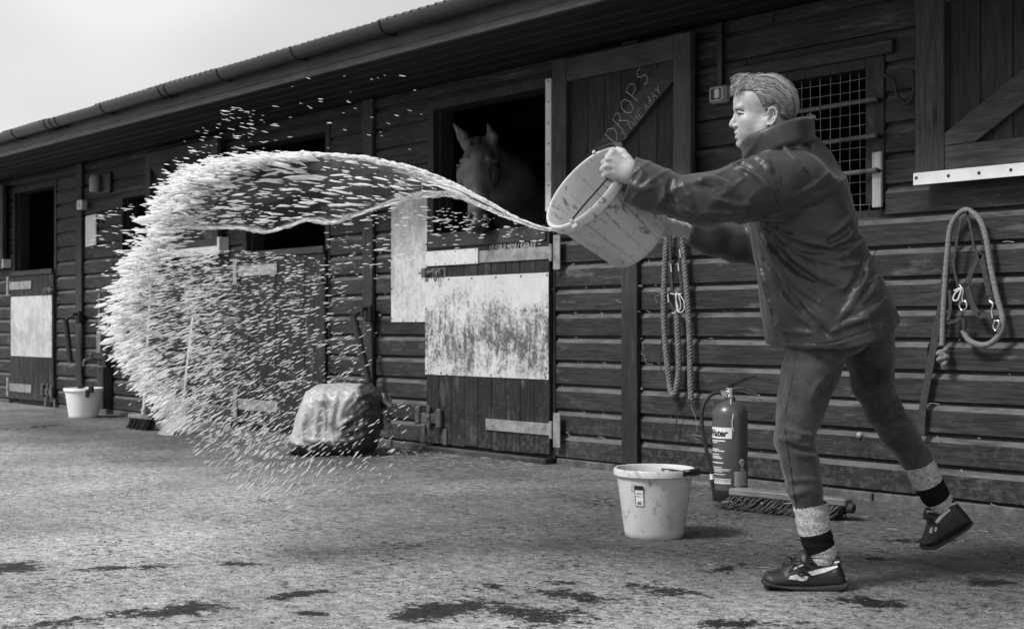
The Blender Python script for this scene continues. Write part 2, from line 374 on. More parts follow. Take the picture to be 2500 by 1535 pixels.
while z < ZT-.03:
    zt = min(z+PITCH, ZT); cuts = [(XL, XR)]
    for (a, b, c, d) in OPEN:
        if c < zt-.02 and d > z+.02:
            nc = []
            for (p, q) in cuts:
                if b <= p or a >= q: nc.append((p, q)); continue
                if a-p > .02: nc.append((p, a))
                if q-b > .02: nc.append((b, q))
            cuts = nc
    for (px_, w_) in POSTS+[(random.uniform(-11.9, -9.9), 0), (random.uniform(-19, -15), 0), (random.uniform(-4.9, -2.6) if row % 3 == 1 else -2.2+random.random(), 0)]:
        cuts = [s_ for (p, q) in cuts for s_ in (((p, px_), (px_, q)) if p+.05 < px_ < q-.05 else ((p, q),))]
    for (p, q) in cuts:
        e1, e2 = random.uniform(0, .004), random.uniform(0, .004); j = random.uniform(-.0025, .0025); yb = random.uniform(-.0025, .0025)
        zb_, zt_ = z+.005+j, zt+j*.3
        prof = [(.023, zb_), (yb+.003, zb_), (yb, zb_+.003), (yb, zt_-.036), (yb+.003, zt_-.032), (yb+.019, zt_-.012), (yb+.020, zt_-.001), (.023, zt_-.001)]
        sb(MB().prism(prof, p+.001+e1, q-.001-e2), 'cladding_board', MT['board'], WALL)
        nn_ = max(1, int((q-p)/.62))
        for i_ in range(nn_+1): NAILS.append((p+.03+(q-p-.06)*i_/nn_+random.uniform(-.01, .01), yb, z+.03+random.uniform(-.006, .006)))
    z += PITCH; row += 1
nl_ = MB()
for (a_, b_, c_) in NAILS: nl_.dome((a_, b_, c_), .0042, (0, -1, 0), 5)
sb(nl_, 'nail_heads', MT['stud'], WALL)['kind'] = 'stuff'
for (px_, w_) in POSTS:
    sb(MB().box(px_-w_/2, px_+w_/2, -.030, -.003, .05, ZT-.003, .003), 'post', MT['post'])
# plinth of concrete blocks
PL = sb(MB().box(XL, XR, .03, .12, -.05, .046), 'plinth', MT['concrete'])
x = XL
while x < XR:
    L = random.uniform(.38, .48)
    if not any(o[0]-.02 < x+L/2 < o[1]+.02 and o[2] < .1 for o in OPEN):
        sb(MB().box(x+.004, x+L-.004, -.012+random.uniform(-.01, .008), .028, -.02, .040+random.uniform(-.004, .002), .005), 'block', MT['concrete'], PL)
    x += L
# soffit boards, fascia, gutter, roof
YF = -.80
SO = sb(MB().box(XL, XR, YF+.024, .085, ZT+.028, ZT+.04), 'soffit', MT['inside'])
n = 6; wS = (abs(YF)+.02)/n
for i in range(n):
    y0 = YF+.004+i*wS
    for (p, q) in ((XL, -13.4), (-13.4, -8.6), (-8.6, -3.8), (-3.8, XR)):
        zz = ZT+.004+random.uniform(-.002, .002)
        sb(MB().prism([(y0+.004, zz+.012), (y0+.014, zz), (y0+wS-.004, zz), (y0+wS-.004, zz+.02), (y0+.004, zz+.02)], p+.001, q-.001), 'soffit_board', MT['soffit'], SO)
for (p, q) in ((XL, -12.0), (-12.0, -7.2), (-7.2, -2.4), (-2.4, XR)):
    FA = sb(MB().prism([(YF, ZT-.02), (YF, ZT+.15), (YF-.022, ZT+.15), (YF-.022, ZT+.028), (YF-.028, ZT+.022), (YF-.028, ZT-.016), (YF-.024, ZT-.02)], p+.001, q-.001), 'fascia', MT['fascia'])
GY, GZ, GR = YF-.082, ZT+.145, .057
def halfpipe(r, x0, x1, t, a0=-8, a1=188):
    aa = [math.radians(a0+(a1-a0)*i/20) for i in range(21)]
    prof = [(GY-r*math.cos(a), GZ-r*math.sin(a)) for a in aa]+[(GY-(r-t)*math.cos(a), GZ-(r-t)*math.sin(a)) for a in reversed(aa)]
    return prof
GU = sb(MB().prism(halfpipe(GR, 0, 0, .004), XL, XR), 'gutter', MT['gutter']); autosmooth(GU, 35)
GBX = [wp(px, py, GY)[0] for px, py in ((42,315),(120,295),(133,290),(146,286),(256,250),(396,218),(410,212),(537,170),(716,118),(930,55))]
GBX += [-4.9, -3.9, -2.9, -1.9, -.9, .1, 1.1]+[-15.2, -16.2, -17.2]
for i, gxx in enumerate(GBX):
    wd = .022 if i not in (1, 2, 3, 5, 6) else .016
    b_ = MB().prism(halfpipe(GR+.006, 0, 0, .0055, -14, 178), gxx-wd/2, gxx+wd/2)
    b_.box(gxx-wd*.6, gxx+wd*.6, GY+GR-.002, YF-.030, GZ-.062, GZ-.012, .002)
    b_.plate([(gxx-.006, GZ-.058), (gxx+.006, GZ-.058), (gxx+.006, GZ-.02), (gxx-.006, GZ-.02)], GY+.02, GY+GR)
    autosmooth(sb(b_, 'gutter_bracket', MT['gutter'], GU), 35)
# corrugated roof, two slopes, sheets with uneven lower edges
pitch = math.tan(math.radians(14)); yr = 2.4
RO = sb(MB().box(XL, XR, YF+.02, .10, ZT+.15, ZT+.152).box(XL+.05, XR-.05, yr-.05, yr+.05, ZT+.10, ZT+.17+(yr-YF)*pitch-.06), 'roof', MT['inside'])
for side in (0, 1):
    x = XL-.1
    while x < XR+.1:
        L = .98; n_ = 66; e = random.uniform(-.012, .012); lift = random.uniform(0, .006)
        V = []; Fc = []
        for i in range(n_+1):
            xx = x+(L+.04)*i/n_; zz = .017*math.sin(2*math.pi*xx/.076)+lift
            ya = YF-.065+e+random.uniform(-.002, .002)
            if side: V += [(xx, 2*yr-ya, ZT+.175+zz), (xx, yr, ZT+.175+zz+(yr-ya)*pitch)]
            else: V += [(xx, ya, ZT+.175+zz), (xx, yr, ZT+.175+zz+(yr-ya)*pitch)]
        nn = len(V); V += [(a, b, c-.005) for a, b, c in V]
        for i in range(n_):
            a = 2*i; Fc += [(a, a+1, a+3, a+2), (nn+a, nn+a+2, nn+a+3, nn+a+1), (a, a+2, nn+a+2, nn+a)]
        mb = MB(); mb.add(V, Fc); autosmooth(sb(mb, 'roof_sheet', MT['roof'], RO), 80)
        x += L
# rooms behind: back wall, partitions, floor, ceiling
RM = sb(MB().box(XL, XR, 4.7, 4.8, 0, ZT+.03).box(XL, XR, .10, 4.7, ZT+.045, ZT+.06), 'back_wall', MT['inside'])
sb(MB().box(XL, XR, .13, 4.7, .002, .03), 'stable_floor', MT['inside'])
for px_ in (XL+.05, -15.2, -12.5, -10.4, -7.75, -5.2, -1.5, XR-.06):
    sb(MB().box(px_-.05, px_+.05, .10, 4.7, .03, ZT+.04), 'partition', MT['inside'])
for yy, px_ in ((1.2, -6.9), (2.3, -6.2), (3.4, -5.6)):
    sb(MB().box(XL+.1, XR-.1, yy, yy+.05, ZT-.12, ZT+.044), 'roof_beam', MT['inside'])
# ------------------------------------------------------------------ doors and windows
def frame(x0, x1, z0, z1, wj=.055, sill=False, name='door_frame'):
    f = MB().box(x0, x0+wj, -.006, .15, z0+.03, z1-.001, .002).box(x1-wj, x1, -.006, .15, z0+.03, z1-.001, .002)
    f.box(x0+wj+.001, x1-wj-.001, -.006, .15, z1-.06, z1-.001, .002)
    f.box(x0+wj, x0+wj+.018, .04, .15, z0+.03, z1-.061, .002)
    if sill: f.box(x0, x1, -.03, .15, z0-.01, z0+.028, .003)
    return sb(f, name, MT['jamb'])
def studs(mb, pts, y, r=.006):
    for (a, b) in pts: mb.dome((a, y, b), r, (0, -1, 0), 6)
    return mb
def nails(mb, name, mat, parent): o = sb(mb, name, mat, parent); o['kind'] = 'stuff'; return o
def lower_door(x0, x1, hinge, z1=1.36, wl=None):
    D = sb(MB().box(x0+.02, x1-.02, -.010, .012, .09, z1-.02), 'door', MT['inside'])
    n_ = 9; ww = (x1-x0)/n_
    for i in range(n_):
        a, b = x0+i*ww+.002, x0+(i+1)*ww-.002; y = -.034+random.uniform(-.0015, .0015)
        sb(MB().prismz([(a, -.011), (a, y+.004), (a+.005, y), (b-.005, y), (b, y+.004), (b, -.011)], .055+random.uniform(-.004, .006), z1-.004), 'plank', MT['plank'], D)
    return D
def strap(D, x0, x1, z, hx, s=1, wd=.052, mat='galv', y=-.037):
    # strap from free end x0 to hinge end x1, knuckle and plate beside it
    a, b = min(x0, x1), max(x0, x1)
    h = sb(MB().box(a, b, y-.007, y, z-wd/2, z+wd/2, .0025), 'strap_hinge', MT[mat], D)
    for i, t in enumerate((.12, .5, .86)): sb(MB().dome((a+(b-a)*t, y-.007, z+.006*((-1)**i)), .009, (0, -1, 0), 8), 'rivet', MT[mat], D)
    autosmooth(sb(MB().tube([(hx, y-.009, z-.05), (hx, y-.009, z+.05)], .011, 10), 'hinge_pin', MT[mat], D))
    e = MB().box(hx+(.012 if s > 0 else -.07), hx+(.07 if s > 0 else -.012), y-.004, y+.004, z-.10, z+.10, .002)
    for q in (-.08, .08): sb(MB().dome((hx+s*.04, y-.004, z+q), .007, (0, -1, 0), 8), 'rivet', MT[mat], D)
    sb(e, 'hinge_plate', MT[mat], D)
def bolt(D, x, z, s=-1, mat='galvd'):
    y = -.036
    b_ = MB().box(min(x, x+s*-.17), max(x, x+s*-.17), y-.004, y, z-.028, z+.028, .001)
    b_.tube([(x+s*.10, y-.018, z+.004), (x-s*.13, y-.018, z+.004)], .0095, 10)
    for q in (.012, .075, .135): b_.box(x-s*q-.008, x-s*q+.008, y-.03, y-.003, z-.014, z+.022, .003)
    b_.tube(catmull([(x-s*.105, y-.03, z), (x-s*.115, y-.035, z-.03), (x-s*.10, y-.033, z-.058), (x-s*.088, y-.035, z-.03), (x-s*.092, y-.03, z)], 4), .005, 6)
    b_.box(min(x+s*.055, x+s*.015), max(x+s*.055, x+s*.015), y-.032, y+.02, z-.03, z+.032, .003)
    sb(b_, 'bolt', MT[mat], D)
def kicklatch(D, x, z, s=1):
    y = -.036; b_ = MB()
    b_.box(x-.07, x+.13, y-.012, y-.004, z-.035, z+.030, .003)
    for xx, h0, h1 in ((x-.085, -.045, .075), (x+.14, -.060, .065)): b_.box(xx-.022, xx+.022, y-.034, y, z+h0, z+h1, .008)
    b_.box(x+.008, x+.042, y-.022, y-.012, z-.06, z+.085, .008); b_.dome((x+.025, y-.022, z+.005), .016)
    for xx in (x-.055, x+.175): b_.box(xx-.022, xx+.022, y-.006, y, z-.165, z-.062, .002)
    sb(b_, 'kick_latch', MT['galvd'], D)
# --- the near door, with the horse
frame(-7.03, -5.81, 0, 2.27)
D1 = lower_door(-7.015, -5.825, 1)
sb(MB().box(-6.985, -5.85, -.046, -.0355, 1.308, 1.40, .004), 'top_rail', MT['rail'], D1)
k = studs(MB(), [], 0)
kp = MB().box(-7.018, -5.828, -.0395, -.0365, .495, 1.12, .001); sb(kp, 'kick_plate', MT['kick'], D1)
nails(studs(MB(), [(-7.0+i*.232, 1.105) for i in range(6)]+[(-7.005, .52+i*.2) for i in range(3)]+[(-5.842, .56+i*.18) for i in range(3)]+[(-6.85+i*.5, .508) for i in range(3)], -.0395, .0075), 'nail_heads', MT['stud'], D1)
sb(MB().box(-7.012, -6.47, -.0455, -.0375, 1.195, 1.29, .001), 'pale_plate', MT['white'], D1)
nails(studs(MB(), [(-7.0+i*.102, 1.205) for i in range(6)]+[(-7.0+i*.102, 1.28) for i in range(6)], -.0455, .005), 'nail_heads', MT['stud'], D1)
strap(D1, -6.46, -5.80, 1.235, -5.80, 1, .075)
strap(D1, -6.40, -5.80, .205, -5.80, 1, .07)
bolt(D1, -6.97, 1.152, -1); kicklatch(D1, -6.99, .215)
# threshold sleeper in front of the door
sb(MB().box(-7.02, -5.84, -.06, .028, -.02, .035, .008), 'threshold', MT['rail'])
# --- second door, half hidden by the spray
frame(-9.44, -8.20, 0, 2.27)
D2 = lower_door(-9.425, -8.215, -1)
sb(MB().box(-9.42, -8.22, -.05, -.0355, 1.335, 1.385, .004), 'top_rail', MT['rail'], D2)
strap(D2, -8.86, -9.44, 1.24, -9.46, -1, .085); strap(D2, -8.86, -9.44, .20, -9.46, -1, .085)
bolt(D2, -8.27, 1.15, 1); kicklatch(D2, -8.33, .21)
# --- far door
frame(-14.28, -13.12, 0, 2.27)
D0 = lower_door(-14.27, -13.13, -1)
sb(MB().box(-14.26, -13.14, -.05, -.0355, 1.335, 1.385, .004), 'top_rail', MT['rail'], D0)
sb(MB().box(-14.24, -13.15, -.0395, -.0365, .50, 1.12, .001), 'kick_plate', MT['kickfar'], D0)
nails(studs(MB(), [(-14.22+i*.21, 1.105) for i in range(6)]+[(-13.165, .55+i*.13) for i in range(5)], -.0395, .007), 'nail_heads', MT['stud'], D0)
strap(D0, -13.68, -14.28, 1.235, -14.30, -1, .085); strap(D0, -13.68, -14.28, .17, -14.30, -1, .085)
bolt(D0, -13.18, 1.17, 1); kicklatch(D0, -13.26, .16)
# --- upper leaves folded back against the wall
def leaf(x0, x1, z0, z1, y, brace, strip=None, wst=.11, wr=.11):
    Y0, Y1 = y, y+.03                                    # frame front, frame back; planks behind
    Lf = sb(MB().box(x0+.01, x1-.01, Y1+.014, Y1+.020, z0+.01, z1-.01), 'upper_door', MT['inside'])
    n_ = 8; ww = (x1-x0)/n_
    for i in range(n_):
        a, b = x0+i*ww+.001, x0+(i+1)*ww-.001
        sb(MB().prismz([(a, Y1+.014), (a, Y1+.005), (a+.004, Y1+.001), (b-.004, Y1+.001), (b, Y1+.005), (b, Y1+.014)], z0+.004, z1-.004), 'plank', MT['leaf'], Lf)
    for a, b in ((x0, x0+wst), (x1-wst, x1)): sb(MB().box(a, b, Y0, Y1, z0, z1, .003), 'stile', MT['stile'], Lf)
    for a, b in ((z0+.001, z0+wr), (z1-wr, z1-.001)): sb(MB().box(x0+wst+.001, x1-wst-.001, Y0+.002, Y1, a, b, .003), 'rail', MT['leafx'], Lf)
    if brace:
        (ax, az), (bx, bz), wb = brace; d = Vector((bx-ax, bz-az)); L = d.length; d /= L; nn = Vector((-d.y, d.x))*wb/2
        xa, xb, za, zb = x0+wst+.002, x1-wst-.002, z0+wr+.002, z1-wr-.002
        def clip(pts, f):
            o_ = []
            for i in range(len(pts)):
                p, q = pts[i], pts[(i+1) % len(pts)]; fp, fq = f(p), f(q)
                if fp >= 0: o_.append(p)
                if fp*fq < 0: o_.append(p+(q-p)*(fp/(fp-fq)))
            return o_
        A, B = Vector((ax, az))-d*.4, Vector((bx, bz))+d*.4
        pts = [A+nn, B+nn, B-nn, A-nn]
        for f in (lambda p: p.x-xa, lambda p: xb-p.x, lambda p: p.y-za, lambda p: zb-p.y): pts = clip(pts, f)
        sb(MB().plate([(p.x, p.y) for p in pts], Y0+.003, Y1), 'brace', MT['leafx'], Lf)
    return Lf
LY = -.085
lx0 = wp(1327, 400, LY)[0]; lx1 = wp(1660, 300, LY)[0]
b0 = wp(1461, 347, LY); b1 = wp(1587, 195, LY)
LEAF1 = leaf(lx0, lx1, 1.42, 2.33, LY, (b0, b1, .128), wst=.12, wr=.13)
sb(MB().box(lx0-.052, lx0-.004, LY-.004, -.007, 1.47, 2.235, .002), 'edge_strip', MT['white'], LEAF1)
nails(studs(MB(), [(lx0-.022, 1.5+i*.12) for i in range(7)], LY-.004, .006), 'nail_heads', MT['stud'], LEAF1)
# chalk writing on the brace
GL = {'D': [[(0,0),(0,1),(.35,.95),(.62,.6),(.5,.2),(.2,0),(0,0)]], 'R': [[(0,0),(0,1),(.4,1),(.55,.75),(.35,.52),(0,.5)],[(.25,.5),(.6,0)]],
 'O': [[(.3,1),(.05,.75),(0,.35),(.2,0),(.45,.05),(.62,.45),(.55,.85),(.3,1)]], 'P': [[(0,0),(0,1),(.4,1),(.58,.75),(.4,.5),(0,.48)]],
 'S': [[(.55,.9),(.3,1),(.05,.8),(.2,.55),(.48,.4),(.45,.1),(.2,0),(0,.12)]], "'": [[(0,1),(0,.45)]], '3': [[(0,.9),(.3,1),(.5,.8),(.25,.55),(.5,.3),(.3,0),(0,.1)]],
 'T': [[(0,1),(.6,1)],[(.3,1),(.3,0)]], 'I': [[(0,0),(0,.8)]], 'M': [[(0,0),(.08,.9),(.3,.4),(.52,.9),(.6,0)]], 'E': [[(.5,1),(0,1),(0,0),(.5,0)],[(0,.5),(.4,.5)]],
 'A': [[(0,0),(.3,1),(.6,0)],[(.12,.38),(.48,.38)]], 'd': [[(.45,1),(.45,0)],[(.45,.1),(.15,0),(0,.25),(.2,.5),(.45,.4)]], 'Y': [[(0,1),(.3,.5)],[(.6,1),(.3,.5),(.2,0)]],
 'C': [[(.5,.9),(.2,1),(0,.5),(.2,0),(.5,.1)]], 'L': [[(0,1),(0,0),(.5,0)]], '/': [[(0,-.1),(.4,1.1)]], 'H': [[(0,0),(0,1)],[(.5,0),(.5,1)],[(0,.5),(.5,.5)]],
 'K': [[(0,0),(0,1)],[(.5,1),(0,.45),(.5,0)]], 'N': [[(0,0),(0,1),(.5,0),(.5,1)]]}
def chalk(text, o, ux, size, r, parent, y, seed=1):
    rr = random.Random(seed); ux = Vector(ux).normalized(); uz = Vector((-ux.y, ux.x)); cur = 0.0; mb = MB()
    for ch in text:
        if ch == ' ': cur += size*.45; continue
        gw = 0; tilt = rr.uniform(-.08, .08); sc_ = size*rr.uniform(.92, 1.08); up = rr.uniform(-.06, .06)*size
        for st in GL[ch]:
            P = []
            for (a, b) in st:
                gw = max(gw, a); q = Vector(o)+ux*(cur+(a+b*tilt)*sc_)+uz*(b*sc_+up); P.append((q.x, y, q.y))
            mb.tube(P, r, 5)
        cur += (gw+.28)*sc_
    for i, v in enumerate(mb.v): mb.v[i] = (v[0], y+(v[1]-y)*.3, v[2])
    return sb(mb, 'chalk_writing', MT['chalk'], parent)
p0 = wp(1478, 344, LY); p1 = wp(1552, 205, LY); ud = (p1[0]-p0[0], p1[1]-p0[1])
chalk("DROPS ''", p0, ud, .098, .0016, LEAF1, LY+.0025, 3)
q0 = wp(1502, 336, LY); q1 = wp(1585, 225, LY)
chalk('3 TIME AdAY', q0, (q1[0]-q0[0], q1[1]-q0[1]), .046, .0013, LEAF1, LY+.0025, 5)
t0 = wp(1178, 588, -.036); t1 = wp(1300, 580, -.036)
chalk('ICE/COLD HOSE/ KAOLIN/', (t0[0], 1.276), (1, 0), .028, .0018, D1, -.0365, 9).data.materials[0] = MT['print']
# far-left and second leaves, right-hand leaf
LEAF2 = leaf(-10.98, -9.70, 1.40, 2.31, LY, ((-9.9, 1.6), (-10.8, 2.2), .13), wst=.09)
sb(MB().box(-10.98, -9.66, LY-.005, LY-.001, 1.385, 1.45, .001).box(-9.698, -9.66, LY-.004, -.004, 1.386, 1.52, .001), 'edge_strip', MT['white'], LEAF2)
LEAF0 = leaf(-15.50, -14.36, 1.42, 2.31, LY, ((-14.5, 1.6), (-15.4, 2.2), .13))
sb(MB().box(-14.358, -14.33, LY-.004, -.004, 1.43, 1.52, .001), 'edge_strip', MT['white'], LEAF0)
rx0 = wp(2200, 300, LY)[0]; rz0 = wp(2200, 418, LY)[1]
c0 = wp(2283, 350, LY); c1 = wp(2420, 240, LY)
LEAF3 = leaf(rx0, rx0+1.2, rz0-.005, 2.33, LY, (c0, c1, .12), wst=.145, wr=.115)
sb(MB().box(rx0-.004, rx0+1.2, LY-.006, LY-.001, rz0-.052, rz0+.002, .001), 'edge_strip', MT['paper'], LEAF3)
nails(studs(MB(), [(rx0+.012, rz0-.02)]+[(rx0+.17+i*.145, rz0-.024) for i in range(7)], LY-.006, .0085), 'screw_heads', MT['stud'], LEAF3)
# --- right window: jambs, bars, wire mesh, pale batten
wx0, wx1, wz0, wz1 = -4.40, -3.58, 1.345, 2.06
WN = frame(wx0, wx1, wz0, wz1, .10, False, 'window'); 
sb(MB().box(wx0-.05, wx1+.06, -.035, -.003, wz1-.012, wz1+.05, .004), 'lintel', MT['rail'], WN)
for zz in (wp(2120, 242)[1], wp(2120, 329)[1], wp(2120, 412)[1]):
    autosmooth(sb(MB().tube([(wx0+.02, -.045, zz-.01), (-4.0, -.05, zz-.004), (wx1-.012, -.045, zz+.002)], .0115, 8), 'bar', MT['galvd'], WN))
    for xx in (wx0+.02, wx1-.012): sb(MB().tube([(xx, -.052, zz), (xx, -.004, zz)], .009, 8), 'bar_bracket', MT['iron'], WN)
ms = MB()
for i in range(13):
    xx = wx0+.09+i*.056; ms.tube([(xx+random.uniform(-.004, .004), .05, wz0), (xx, .052, (wz0+wz1)/2), (xx+random.uniform(-.006, .006), .05, wz1-.05)], .0015, 5)
for i in range(13):
    zz = wz0+.03+i*.054; ms.tube([(wx0+.08, .0535, zz+random.uniform(-.004, .004)), (-4.0, .055, zz), (-3.85, .0535, zz+random.uniform(-.004, .004)), (wx1-.08, .0535, zz)], .0015, 5)
sb(ms, 'wire_mesh', MT['galv'], WN)
sb(MB().box(wx1-.052, wx1-.004, -.026, -.007, wz0+.005, 1.605, .003), 'pale_batten', MT['pale'], WN)
# --- far window next to the folded leaf
WF = frame(-11.66, -10.9, 1.335, 2.03, .05, False, 'window')
sb(MB().box(-11.72, -10.86, -.03, -.003, 2.02, 2.065, .004), 'lintel', MT['rail'], WF)
# small knob-headed screws on the wall
for (px_, py_) in ((1087, 1018), (2067, 1046)):
    a = wp(px_, py_, -.004); sb(MB().dome((a[0], -.003, a[1]), .016, (0, -1, 0), 10, .9), 'bolt_head', MT['galv'])
# zinc plate nailed beside the near door
ZP = sb(MB().box(-7.44, -7.038, -.0075, -.0045, .835, 1.70, .001), 'zinc_plate', MT['plate'])
nails(studs(MB(), [(-7.43, .86+i*.2) for i in range(5)]+[(-7.048, .86+i*.16) for i in range(6)]+[(-7.30, .845), (-7.16, .845)], -.0075, .007), 'nail_heads', MT['stud'], ZP)
# ------------------------------------------------------------------ distance-field modelling (people, animals, bags)
def poly2d(X, Z, P):                       # signed distance to a polygon, negative inside
    P = np.asarray(P, np.float32); d = np.full(X.shape, 1e9, np.float32); s = np.ones(X.shape, np.float32); n = len(P); j = n-1
    for i in range(n):
        ex, ez = P[j]-P[i]; wx, wz = X-P[i][0], Z-P[i][1]
        t = np.clip((wx*ex+wz*ez)/(ex*ex+ez*ez+1e-12), 0, 1); bx, bz = wx-ex*t, wz-ez*t
        d = np.minimum(d, bx*bx+bz*bz)
        c1 = Z >= P[i][1]; c2 = Z < P[j][1]; c3 = ex*wz > ez*wx
        s = np.where((c1 & c2 & c3) | (~c1 & ~c2 & ~c3), -s, s); j = i
    return s*np.sqrt(d)
class Vol:
    def __init__(s, lo, hi, h):
        s.lo = np.array(lo, float); s.h = h; n = np.ceil((np.array(hi)-s.lo)/h).astype(int)+1
        s.ax = [(s.lo[i]+np.arange(n[i])*h).astype(np.float32) for i in range(3)]; s.A = np.full(n, .3, np.float32)
    def sl(s, lo, hi):
        r = []
        for i in range(3):
            a = int(max(0, math.floor((lo[i]-s.lo[i])/s.h))); b = int(min(len(s.ax[i]), math.ceil((hi[i]-s.lo[i])/s.h)+1)); r.append(slice(a, max(a, b)))
        return tuple(r)
    def grid(s, q): return s.ax[0][q[0]][:, None, None], s.ax[1][q[1]][None, :, None], s.ax[2][q[2]][None, None, :]
    def mix(s, q, d, k, op='+'):
        a = s.A[q]
        if op == '+':
            h = np.clip(.5+.5*(a-d)/k, 0, 1); s.A[q] = a*(1-h)+d*h-k*h*(1-h)
        else:
            h = np.clip(.5-.5*(a+d)/k, 0, 1); s.A[q] = a*(1-h)-d*h+k*h*(1-h)
    def cone(s, a, b, ra, rb=None, k=.012, op='+'):
        rb = ra if rb is None else rb; a = np.array(a, float); b = np.array(b, float); m = max(ra, rb)+k*2+.02
        q = s.sl(np.minimum(a, b)-m, np.maximum(a, b)+m)
        if min(s.A[q].shape) == 0: return s
        X, Y, Z = s.grid(q); d = b-a; L2 = float(d@d)+1e-12
        t = np.clip(((X-a[0])*d[0]+(Y-a[1])*d[1]+(Z-a[2])*d[2])/L2, 0, 1)
        D = np.sqrt((X-a[0]-t*d[0])**2+(Y-a[1]-t*d[1])**2+(Z-a[2]-t*d[2])**2)-(ra+(rb-ra)*t)
        s.mix(q, D, k, op); return s
    def chain(s, P, R, k=.02, op='+'):
        for i in range(len(P)-1): s.cone(P[i], P[i+1], R[i], R[i+1], k, op)
        return s
    def ell(s, c, r, k=.012, op='+', rot=None):
        c = np.array(c, float); r = np.array(r, float); m = max(r)+k*2+.02; q = s.sl(c-m, c+m)
        if min(s.A[q].shape) == 0: return s
        X, Y, Z = s.grid(q); X, Y, Z = X-c[0], Y-c[1], Z-c[2]
        if rot is not None: X, Y, Z = (rot[0][0]*X+rot[0][1]*Y+rot[0][2]*Z, rot[1][0]*X+rot[1][1]*Y+rot[1][2]*Z, rot[2][0]*X+rot[2][1]*Y+rot[2][2]*Z)
        k0 = np.sqrt((X/r[0])**2+(Y/r[1])**2+(Z/r[2])**2); k1 = np.sqrt((X/r[0]**2)**2+(Y/r[1]**2)**2+(Z/r[2]**2)**2)+1e-9
        s.mix(q, k0*(k0-1)/k1, k, op); return s
    def inflate(s, poly, yc, T, R, k=.02, op='+'):   # rounded solid with a given side outline (x,z) and half-depth T
        P = np.array(poly); X = s.ax[0][:, None]; Z = s.ax[2][None, :]; X, Z = np.broadcast_arrays(X, Z)
        e = poly2d(X, Z, P); u = np.clip(1+e/R, 0, 6)[:, None, :]; Tv = T(X, Z)[:, None, :] if callable(T) else T
        ycv = yc(X, Z)[:, None, :] if callable(yc) else yc
        v = (s.ax[1][None, :, None]-ycv)/Tv
        d = (np.sqrt(u*u+v*v)-1)*min(R, np.min(Tv)); s.mix((slice(None),)*3, d.astype(np.float32), k, op); return s
    def half(s, p, n, k=.004, q=None):               # cut away the side the normal points to
        n = np.array(n, float); n /= np.linalg.norm(n); q = q or (slice(None),)*3; X, Y, Z = s.grid(q)
        d = -((X-p[0])*n[0]+(Y-p[1])*n[1]+(Z-p[2])*n[2]); s.mix(q, d, k, '-'); return s
    def ripple(s, amp, f, seed):
        r_ = np.random.default_rng(seed); q = (slice(None),)*3; X, Y, Z = s.grid(q); d = 0
        for i in range(5):
            kx, ky, kz = r_.normal(0, f, 3); d = d+np.sin(kx*X+ky*Y+kz*Z+r_.uniform(0, 6.28))
        s.A += (amp*d/2.2).astype(np.float32); return s
    def hit(s, px, py, y0=-.5, y1=.6, conv=LD):
        ys = np.linspace(y0, y1, 700); a = conv(px, py, y0); b = conv(px, py, y1)
        P = a[None]+(b-a)[None]*((ys-y0)/(y1-y0))[:, None]
        I = np.round((P-s.lo)/s.h).astype(int); ok = np.all((I >= 0) & (I < np.array(s.A.shape)), axis=1)
        v = np.full(len(ys), 1.0); J = I[ok]; v[ok] = s.A[J[:, 0], J[:, 1], J[:, 2]]
        w_ = np.where(v < 0)[0]
        return None if len(w_) == 0 else P[w_[0]]
    def ridge(s, pts, r, k=.014, sink=.55, op='+', conv=LS, m=5):
        H = [s.hit(p[0], p[1], conv=conv) for p in [tuple(q) for q in catmull([np.array(p, float) for p in pts], m)]]
        H = [h for h in H if h is not None]; sg = 1 if op == '+' else -1
        if len(H) < 2: return s
        H = [h+np.array([0, 1, 0])*r*sink*sg for h in H]; n = len(H)
        H = [H[i] for i in range(n) if i == 0 or np.linalg.norm(H[i]-H[i-1]) < .09]
        n = len(H); R = [r*(.35+.65*math.sin(math.pi*min(1, max(0, (i+.35)/(n-.3))))) for i in range(n)]
        s.chain(H, R, k, op); return s
    def mesh(s):
        A = s.A; S = A < 0; nx, ny, nz = A.shape; c = np.zeros((nx-1, ny-1, nz-1), np.int8)
        C8 = [(i, j, k) for i in (0, 1) for j in (0, 1) for k in (0, 1)]
        for (i, j, k) in C8: c += S[i:nx-1+i, j:ny-1+j, k:nz-1+k]
        act = np.argwhere((c > 0) & (c < 8)); idx = np.full(c.shape, -1, np.int32); idx[act[:, 0], act[:, 1], act[:, 2]] = np.arange(len(act))
        V = np.zeros((len(act), 3)); N = np.zeros((len(act), 1))
        for a in C8:
            for ax in range(3):
                if a[ax]: continue
                b = list(a); b[ax] = 1; b = tuple(b)
                va = A[act[:, 0]+a[0], act[:, 1]+a[1], act[:, 2]+a[2]]; vb = A[act[:, 0]+b[0], act[:, 1]+b[1], act[:, 2]+b[2]]
                cr_ = ((va < 0) != (vb < 0))[:, None]; t = (va/(va-vb+1e-12))[:, None]
                V += np.where(cr_, np.array(a)+t*(np.array(b)-np.array(a)), 0); N += cr_
        V = (V/N+act)*s.h+s.lo; Q = []
